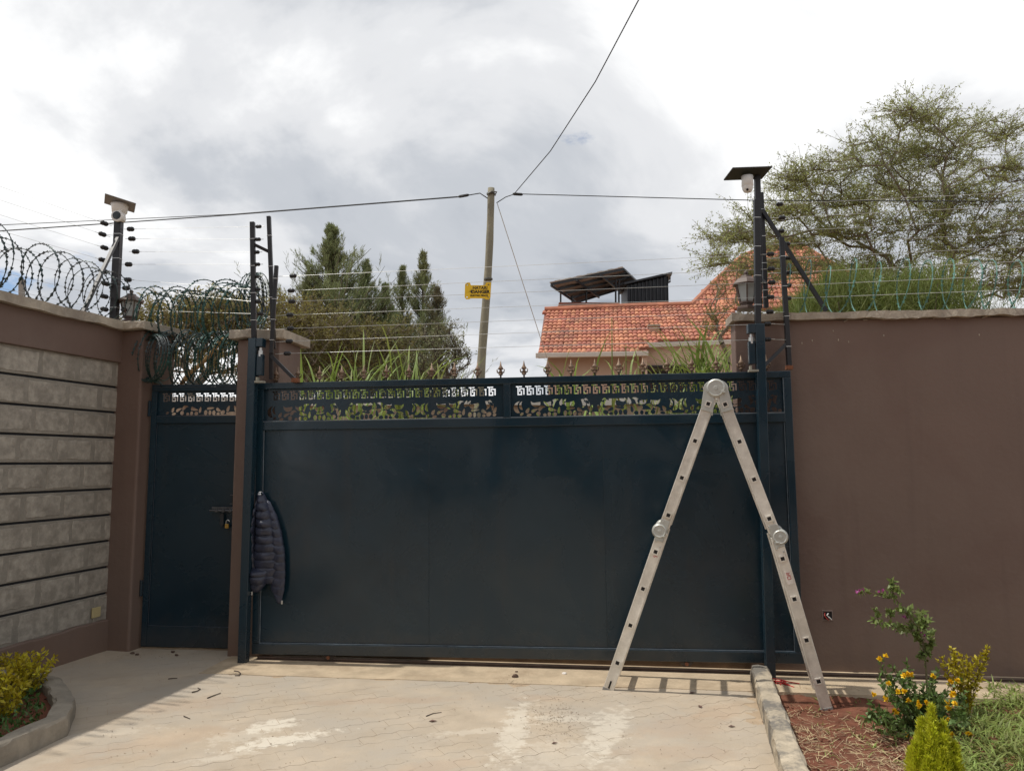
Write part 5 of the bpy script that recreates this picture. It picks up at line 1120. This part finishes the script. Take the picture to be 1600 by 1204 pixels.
for px, py in ((1343, 922), (1348, 920), (1338, 924), (1373, 925), (1380, 922), (1412, 963), (1415, 965), (1440, 988), (1445, 992), (1408, 924)): flower(sh_, S_(px, py, -.03), .014, pink_fl, 8)
# yellow lantana
YLn = 4.62; L2 = lambda px, py, dy=0.: at(px, py, YLn + dy)
b0 = L2(1435, 1135); b0.z = bed_z(b0.x, b0.y) - .01; stems = []
for k in range(64):
    a = RNG.uniform(-1, 1); ex = 1432 + 82 * a; ey = 1140 - abs(RNG.normal()) * 30 - 62 * (1 - a * a) * RNG.random(); stems.append((wob(b0 + Vector((RNG.normal() * .04, RNG.normal() * .04, 0)), L2(ex, ey, RNG.normal() * .13), 4, .012), .003, 1.))
for (ex, ey) in ((1374, 1030), (1392, 1035), (1383, 1050), (1405, 1050), (1500, 1060), (1465, 1050), (1425, 1055)): stems.append((wob(b0, L2(ex, ey, RNG.normal() * .05), 5, .012), .003, .7))
ln_ = shrub('lantana_bush', 'dark green bush dotted with yellow flower heads', b0, stems, leaf_m, stem_m, 60, .036, .5)
for px, py in ((1374, 1029), (1384, 1025), (1388, 1068), (1403, 1080), (1413, 1079), (1384, 1090), (1385, 1093), (1418, 1052), (1423, 1053), (1412, 1055), (1420, 1094), (1435, 1097), (1436, 1102), (1397, 1110), (1400, 1112), (1447, 1097), (1490, 1083), (1487, 1086), (1496, 1063), (1485, 1064), (1482, 1105), (1480, 1096), (1479, 1122), (1436, 1130), (1440, 1136), (1418, 1146), (1513, 1146), (1517, 1148), (1488, 1147), (1365, 1085), (1458, 1056), (1492, 1098)):
    flower(ln_, L2(px, py, -.16 + RNG.normal() * .02), .020, yellow_fl, 18)
# golden duranta
YD = 5.0; D2 = lambda px, py, dy=0.: at(px, py, YD + dy)
b0 = D2(1508, 1082); b0.z = bed_z(b0.x, b0.y) - .01; stems = []
for (ex, ey, k) in ((1487, 1012, 1.3), (1492, 1018, 1), (1500, 1022, 1), (1543, 1008, 1.4), (1535, 1018, 1.2), (1525, 1028, 1.1), (1510, 1025, 1), (1470, 1025, .7), (1465, 1030, .6), (1515, 1040, 1), (1505, 1045, 1.), (1498, 1035, 1.), (1540, 1035, .4), (1484, 1035, .9)): stems.append((wob(b0, D2(ex, ey, RNG.normal() * .06), 5, .008), .003, k))
shrub('golden_shrub', 'small golden leaved shrub at the wall right of the pink flowers', b0, stems, gold_m, stem_m, 85, .031, .5)
# golden conifer
b0 = gnd(1462, 1236, .02); t = thing('golden_conifer', 'cone shaped golden conifer at the bottom right of the picture', 'conifer', b0); P = []; D = []; H_ = .375
for k, (dx, dy, hs_, rs_) in enumerate([(0, 0, 1., .046)] + [(.045 * math.cos(a), .045 * math.sin(a), .80 - .12 * (q % 2), .052) for q, a in enumerate(np.linspace(0, 5.2, 6))] + [(.078 * math.cos(a), .078 * math.sin(a), .56 - .13 * (q % 2), .048) for q, a in enumerate(np.linspace(.4, 6.1, 9))]):
    n = 1500; h = RNG.random(n) ** .85; an = RNG.random(n) * 2 * PI; rr = rs_ * np.power(np.maximum(0, 1 - h), .55) * (1 - .3 * np.exp(-h * 8)) * (1 + .2 * np.sin(an * 4 + h * 14 + k)) * RNG.random(n) ** .3
    P.append(np.stack([b0.x + dx * (1 + .15 * h) + rr * np.cos(an), b0.y + dy * (1 + .15 * h) + rr * np.sin(an), b0.z + .01 + h * H_ * hs_], 1)); D.append(np.stack([np.cos(an) * .4 + dx * 3, np.sin(an) * .4 + dy * 3, np.full(n, 1.)], 1) + RNG.normal(size=(n, 3)) * .35)
P = np.concatenate(P); D = np.concatenate(D); n = len(P)
V, Fq = leaves(P, D, RNG.uniform(.012, .030, n), RNG.uniform(.003, .007, n)); np_mesh('foliage', V, Fq, thuja_m, t); m = MB(); m.tube([b0, b0 + Vector((0, 0, H_ * .9))], .012, 6, r1=.003); m.build('stem', bark_m, t)
# grass, straw
def scatter(poly_px, n, z=0.): 
    out = []
    while len(out) < n:
        px = RNG.uniform(min(p[0] for p in poly_px), max(p[0] for p in poly_px)); py = RNG.uniform(min(p[1] for p in poly_px), max(p[1] for p in poly_px))
        if inside(px, py, poly_px): q = gnd(px, py, z); out.append((q.x, q.y, bed_z(q.x, q.y) - .006))
    return np.array(out)
P = np.concatenate([scatter([(1490, 1095), (1560, 1085), (1700, 1100), (1900, 1400), (1470, 1400), (1480, 1150)], 11000), scatter([(1540, 1070), (1640, 1070), (1640, 1110), (1540, 1100)], 500)]); n = len(P)
D = norm(RNG.normal(size=(n, 3)) * .55 + np.array([0, 0, 1.])); V, Fq = blades(P, D, RNG.uniform(.05, .13, n), RNG.uniform(.006, .014, n), RNG.uniform(.3, 1.2, n), 3); tag(np_mesh('grass', V, Fq, grass_m), 'tufty green grass in the right garden corner', 'grass', kind='stuff')
P = scatter([(1250, 1080), (1340, 1085), (1400, 1120), (1460, 1150), (1490, 1210), (1450, 1320), (1340, 1330), (1290, 1204)], 90); P = P[RNG.integers(0, len(P), 420)] + RNG.normal(size=(420, 3)) * [.02, .02, 0]; n = len(P)
D = norm(RNG.normal(size=(n, 3)) * .7 + np.array([0, 0, .7])); V, Fq = blades(P, D, RNG.uniform(.03, .075, n), RNG.uniform(.003, .007, n), RNG.uniform(.3, 1.2, n), 3); tag(np_mesh('grass_sprigs', V, Fq, grass_m), 'sparse green sprigs on the bare red soil', 'grass', kind='stuff')
P = np.concatenate([scatter([(1205, 1075), (1300, 1072), (1600, 1095), (1600, 1080), (1230, 1080)], 500), scatter([(1215, 1090), (1260, 1100), (1400, 1140), (1480, 1190), (1500, 1300), (1300, 1330), (1240, 1150)], 2600), scatter([(1500, 1090), (1620, 1080), (1620, 1120), (1500, 1120)], 500), scatter([(1480, 1150), (1560, 1180), (1560, 1250), (1470, 1250)], 300)]); n = len(P)
P[:, 2] += .008 + RNG.random(n) * .012; D = RNG.normal(size=(n, 3)) * [1, 1, .18]; V, Fq = blades(P, D, RNG.uniform(.02, .085, n), RNG.uniform(.0018, .0038, n), RNG.uniform(-.2, .3, n), 2); tag(np_mesh('straw', V, Fq, straw_m), 'dry straw strewn over the red soil bed', 'straw', kind='stuff')
P = scatter([(1205, 1092), (1300, 1092), (1500, 1095), (1600, 1100), (1600, 1130), (1490, 1140), (1520, 1330), (1300, 1330), (1240, 1150)], 1100); bmx = bmesh.new(); bmesh.ops.create_icosphere(bmx, subdivisions=1, radius=1.); iv = np.array([tuple(v.co) for v in bmx.verts]); itf = np.array([[v.index for v in f_.verts] for f_ in bmx.faces]); bmx.free()
rad = .004 + .012 * RNG.random(len(P)) ** 3; V = (P[:, None, :] + iv[None] * rad[:, None, None] * RNG.uniform(.65, 1.3, (len(P), len(iv), 1)) * np.array([1, 1, .75]) + np.array([0, 0, .006])).reshape(-1, 3); Fq = (itf[None] + (np.arange(len(P)) * len(iv))[:, None, None]).reshape(-1, 3); tag(np_mesh('soil_crumbs', V, Fq, soil_m, tri=True), 'loose red soil crumbs over the right bed', 'soil', kind='stuff')
# ------------------------------------------------------------------ planting on the left
for lab, px, py, zb_, n, rr, hh_ in (('golden shrub at the back of the left bed', 30, 1085, .05, 34, .21, .26), ('golden shrub at the front of the left bed', -2, 1125, .05, 24, .17, .26)):
    b0 = gnd(px, py, zb_); stems = []
    for k in range(n): a = RNG.random() * 2 * PI; r = rr * math.sqrt(RNG.random()); stems.append((wob(b0 + Vector((r * .3 * math.cos(a), r * .3 * math.sin(a), 0)), b0 + Vector((r * math.cos(a), r * math.sin(a), hh_ * RNG.uniform(.55, 1.05) * (1.15 - r / rr * .35))), 4, .01), .003, 1.))
    shrub('golden_shrub', lab, b0, stems, gold_m, stem_m, 40, .040, .42)
b0 = gnd(6, 1060, .05); shrub('golden_shrub', 'tall golden sprig against the left wall plinth', b0, [(wob(b0, at(4 + d_, 1022 + abs(d_), b0.y), 4, .01), .003, 1.) for d_ in (-14, -6, 2, 8, 12)], gold_m, stem_m, 26, .040, .42)
P = []
while len(P) < 2400:
    x, y = RNG.uniform(-3.5, -2.6), RNG.uniform(3.4, 5.25)
    if inside(x, y, [(-2.86, 3.4), (-2.76, 4.1), (-2.68, 4.52), (-2.80, 4.80), (-3.05, 5.12), (-3.4, 5.2), (-3.4, 3.4)]): P.append((x, y, .05 + abs(RNG.normal()) * .03))
P = np.array(P); n = len(P); D = RNG.normal(size=(n, 3)) * .8 + np.array([0, 0, .8]); V, Fq = leaves(P, D, RNG.uniform(.02, .045, n), RNG.uniform(.010, .018, n), fold=.12); tag(np_mesh('ground_cover', V, Fq, cover_m), 'low green ground cover inside the left kerb', 'ground cover', kind='stuff')

# ------------------------------------------------------------------ litter on the driveway
twig_m = M('dark_twig', (.075, .058, .045), .9, .2, 20); clod_m = M('soil_clod', (.10, .062, .045), .95, .3, 30)
def twig(lab, pix, r=.004): m = MB(); pts = [gnd(*p) + Vector((0, 0, r + .001)) for p in pix]; m.tube(pts, r, 6, r1=r * .6); tag(m.build('twig', twig_m), lab, 'twig')
twig('hooked dark twig right below the left gate post', [(366, 1049), (373, 1050), (376, 1053), (373, 1056), (367, 1056)], .005)
twig('curved dark twig in front of the door, left of the straight one', [(300, 1082), (308, 1080), (313, 1077), (309, 1075)]); twig('straight dark twig lying in the sun near the shade edge', [(324, 1091), (334, 1087), (345, 1083)]); twig('short twig in the wall shade before the door', [(263, 1061), (270, 1060), (277, 1060)])
twig('short twig near the bright shade edge, lower left', [(287, 1119), (292, 1121), (297, 1123)], .003); twig('thin twig lying left of the pale smear', [(666, 1119), (676, 1115), (690, 1113)], .003)
def clod(lab, px, py, r, mat=clod_m):
    c = gnd(px, py); m = MB(); bmx = bmesh.new(); bmesh.ops.create_icosphere(bmx, subdivisions=2, radius=r)
    vs = [tuple(c + Vector((v.co.x * 1.2, v.co.y, v.co.z * .7)) * 1. + Vector(RNG.normal(size=3)) * r * .13 + Vector((0, 0, r * .5))) for v in bmx.verts]; fs = [tuple(v.index for v in f_.verts) for f_ in bmx.faces]; bmx.free(); m.add(vs, fs); tag(m.build('soil_clod', mat), lab, 'clod')
clod('dark soil clod on the concrete below the middle of the gate', 805, 1058, .020); clod('smaller soil clod just above the dark one by the gate', 807, 1050, .010); clod('crumb of soil by the foot of the corner pillar', 207, 1021, .014); clod('soil crumb right of the corner pillar foot', 214, 1023, .012); clod('soil crumb before the small door', 270, 1019, .013); clod('second soil crumb before the small door, further right', 276, 1024, .012); clod('pale scrap of paper near the gate middle', 882, 1053, .014, M('paper_scrap', (.72, .68, .64), .8))
def leaf(lab, px, py, L_, mat, a): c = gnd(px, py); m = MB(Matrix.Translation(c + Vector((0, 0, .004))) @ Matrix.Rotation(a, 4, 'Z')); m.add([(0, 0, 0), (L_ * .4, L_ * .25, .006), (L_, 0, .002), (L_ * .4, -L_ * .25, .006), (0, 0, -.002), (L_ * .4, L_ * .25, .003), (L_, 0, 0), (L_ * .4, -L_ * .25, .003)], [(0, 1, 2, 3), (7, 6, 5, 4), (0, 4, 5, 1), (1, 5, 6, 2), (2, 6, 7, 3), (3, 7, 4, 0)]); tag(m.build('dry_leaf', mat), lab, 'leaf')
dl_ = M('brown_leaf', (.13, .075, .06), .8, .2, 20); leaf('dark dry leaf on the drive right of the ladder foot', 1096, 1106, .05, dl_, 1.7); leaf('reddish dry leaf by the ladder shadow', 1077, 1083, .045, dl_, .1); leaf('reddish leaf right of the drive centre', 1138, 1135, .04, dl_, -.2); leaf('small brown leaf at the drive centre bottom', 862, 1162, .035, dl_, .3); leaf('thin reddish leaf left of the pale smear', 670, 1127, .05, dl_, 0.)
n = 900; pk_ = np.concatenate([np.stack([RNG.normal(868, 22, 330), RNG.normal(1118, 16, 330)], 1), np.stack([RNG.uniform(150, 1180, 430), RNG.uniform(1062, 1200, 430)], 1), np.stack([RNG.normal(806, 12, 80), RNG.normal(1064, 5, 80)], 1), np.stack([RNG.normal(245, 40, 60), RNG.normal(1024, 4, 60)], 1)])
P = np.array([tuple(gnd(a, b, .001)) for a, b in pk_]); n = len(P); V, Fq = leaves(P + np.array([0, 0, .003]), RNG.normal(size=(n, 3)) * [1, 1, .15], RNG.uniform(.005, .016, n), RNG.uniform(.003, .007, n), up=np.array([0, 0, 1.]) + RNG.normal(size=(n, 3)) * .3); tag(np_mesh('crumbs', V, Fq, M('dusty_crumb', (.20, .145, .10), .95, .3, 30, island=.4)), 'fine dirt crumbs and leaf bits scattered on the drive', 'dirt', kind='stuff')

# ------------------------------------------------------------------ unseen house added behind the viewer to darken the upper gate reflection
oh = thing('added_house', 'unseen brown house added behind the viewer to darken the gate reflection', 'house', (-1, -9, 0))
m = MB(); m.box((-8, -15, -.06), (7, -8.2, 5.6)); m.build('wall', M('added_house_render', (.115, .09, .075), .85, .08, 1), oh)
m = MB(); m.add([(-8.7, -15.6, 5.6), (7.7, -15.6, 5.6), (7.7, -7.5, 5.6), (-8.7, -7.5, 5.6), (-4, -11.6, 8.2), (3, -11.6, 8.2)], [(3, 2, 1, 0), (0, 1, 5, 4), (1, 2, 5), (2, 3, 4, 5), (3, 0, 4)]); m.build('roof', tile_m, oh)
for x in (-6, -2.6, 1.4, 4.6):
    for z in (.9, 3.6):
        m = MB(); m.box((x - .75, -8.2, z), (x + .75, -8.13, z + 1.3)); wf = m.build('window', M('white_window_frame', (.6, .6, .58), .5), oh)
        for q in (-.36, .36): m = MB(); m.box((x + q - .32, -8.128, z + .06), (x + q + .32, -8.115, z + 1.24)); m.build('pane', glass_m, wf)
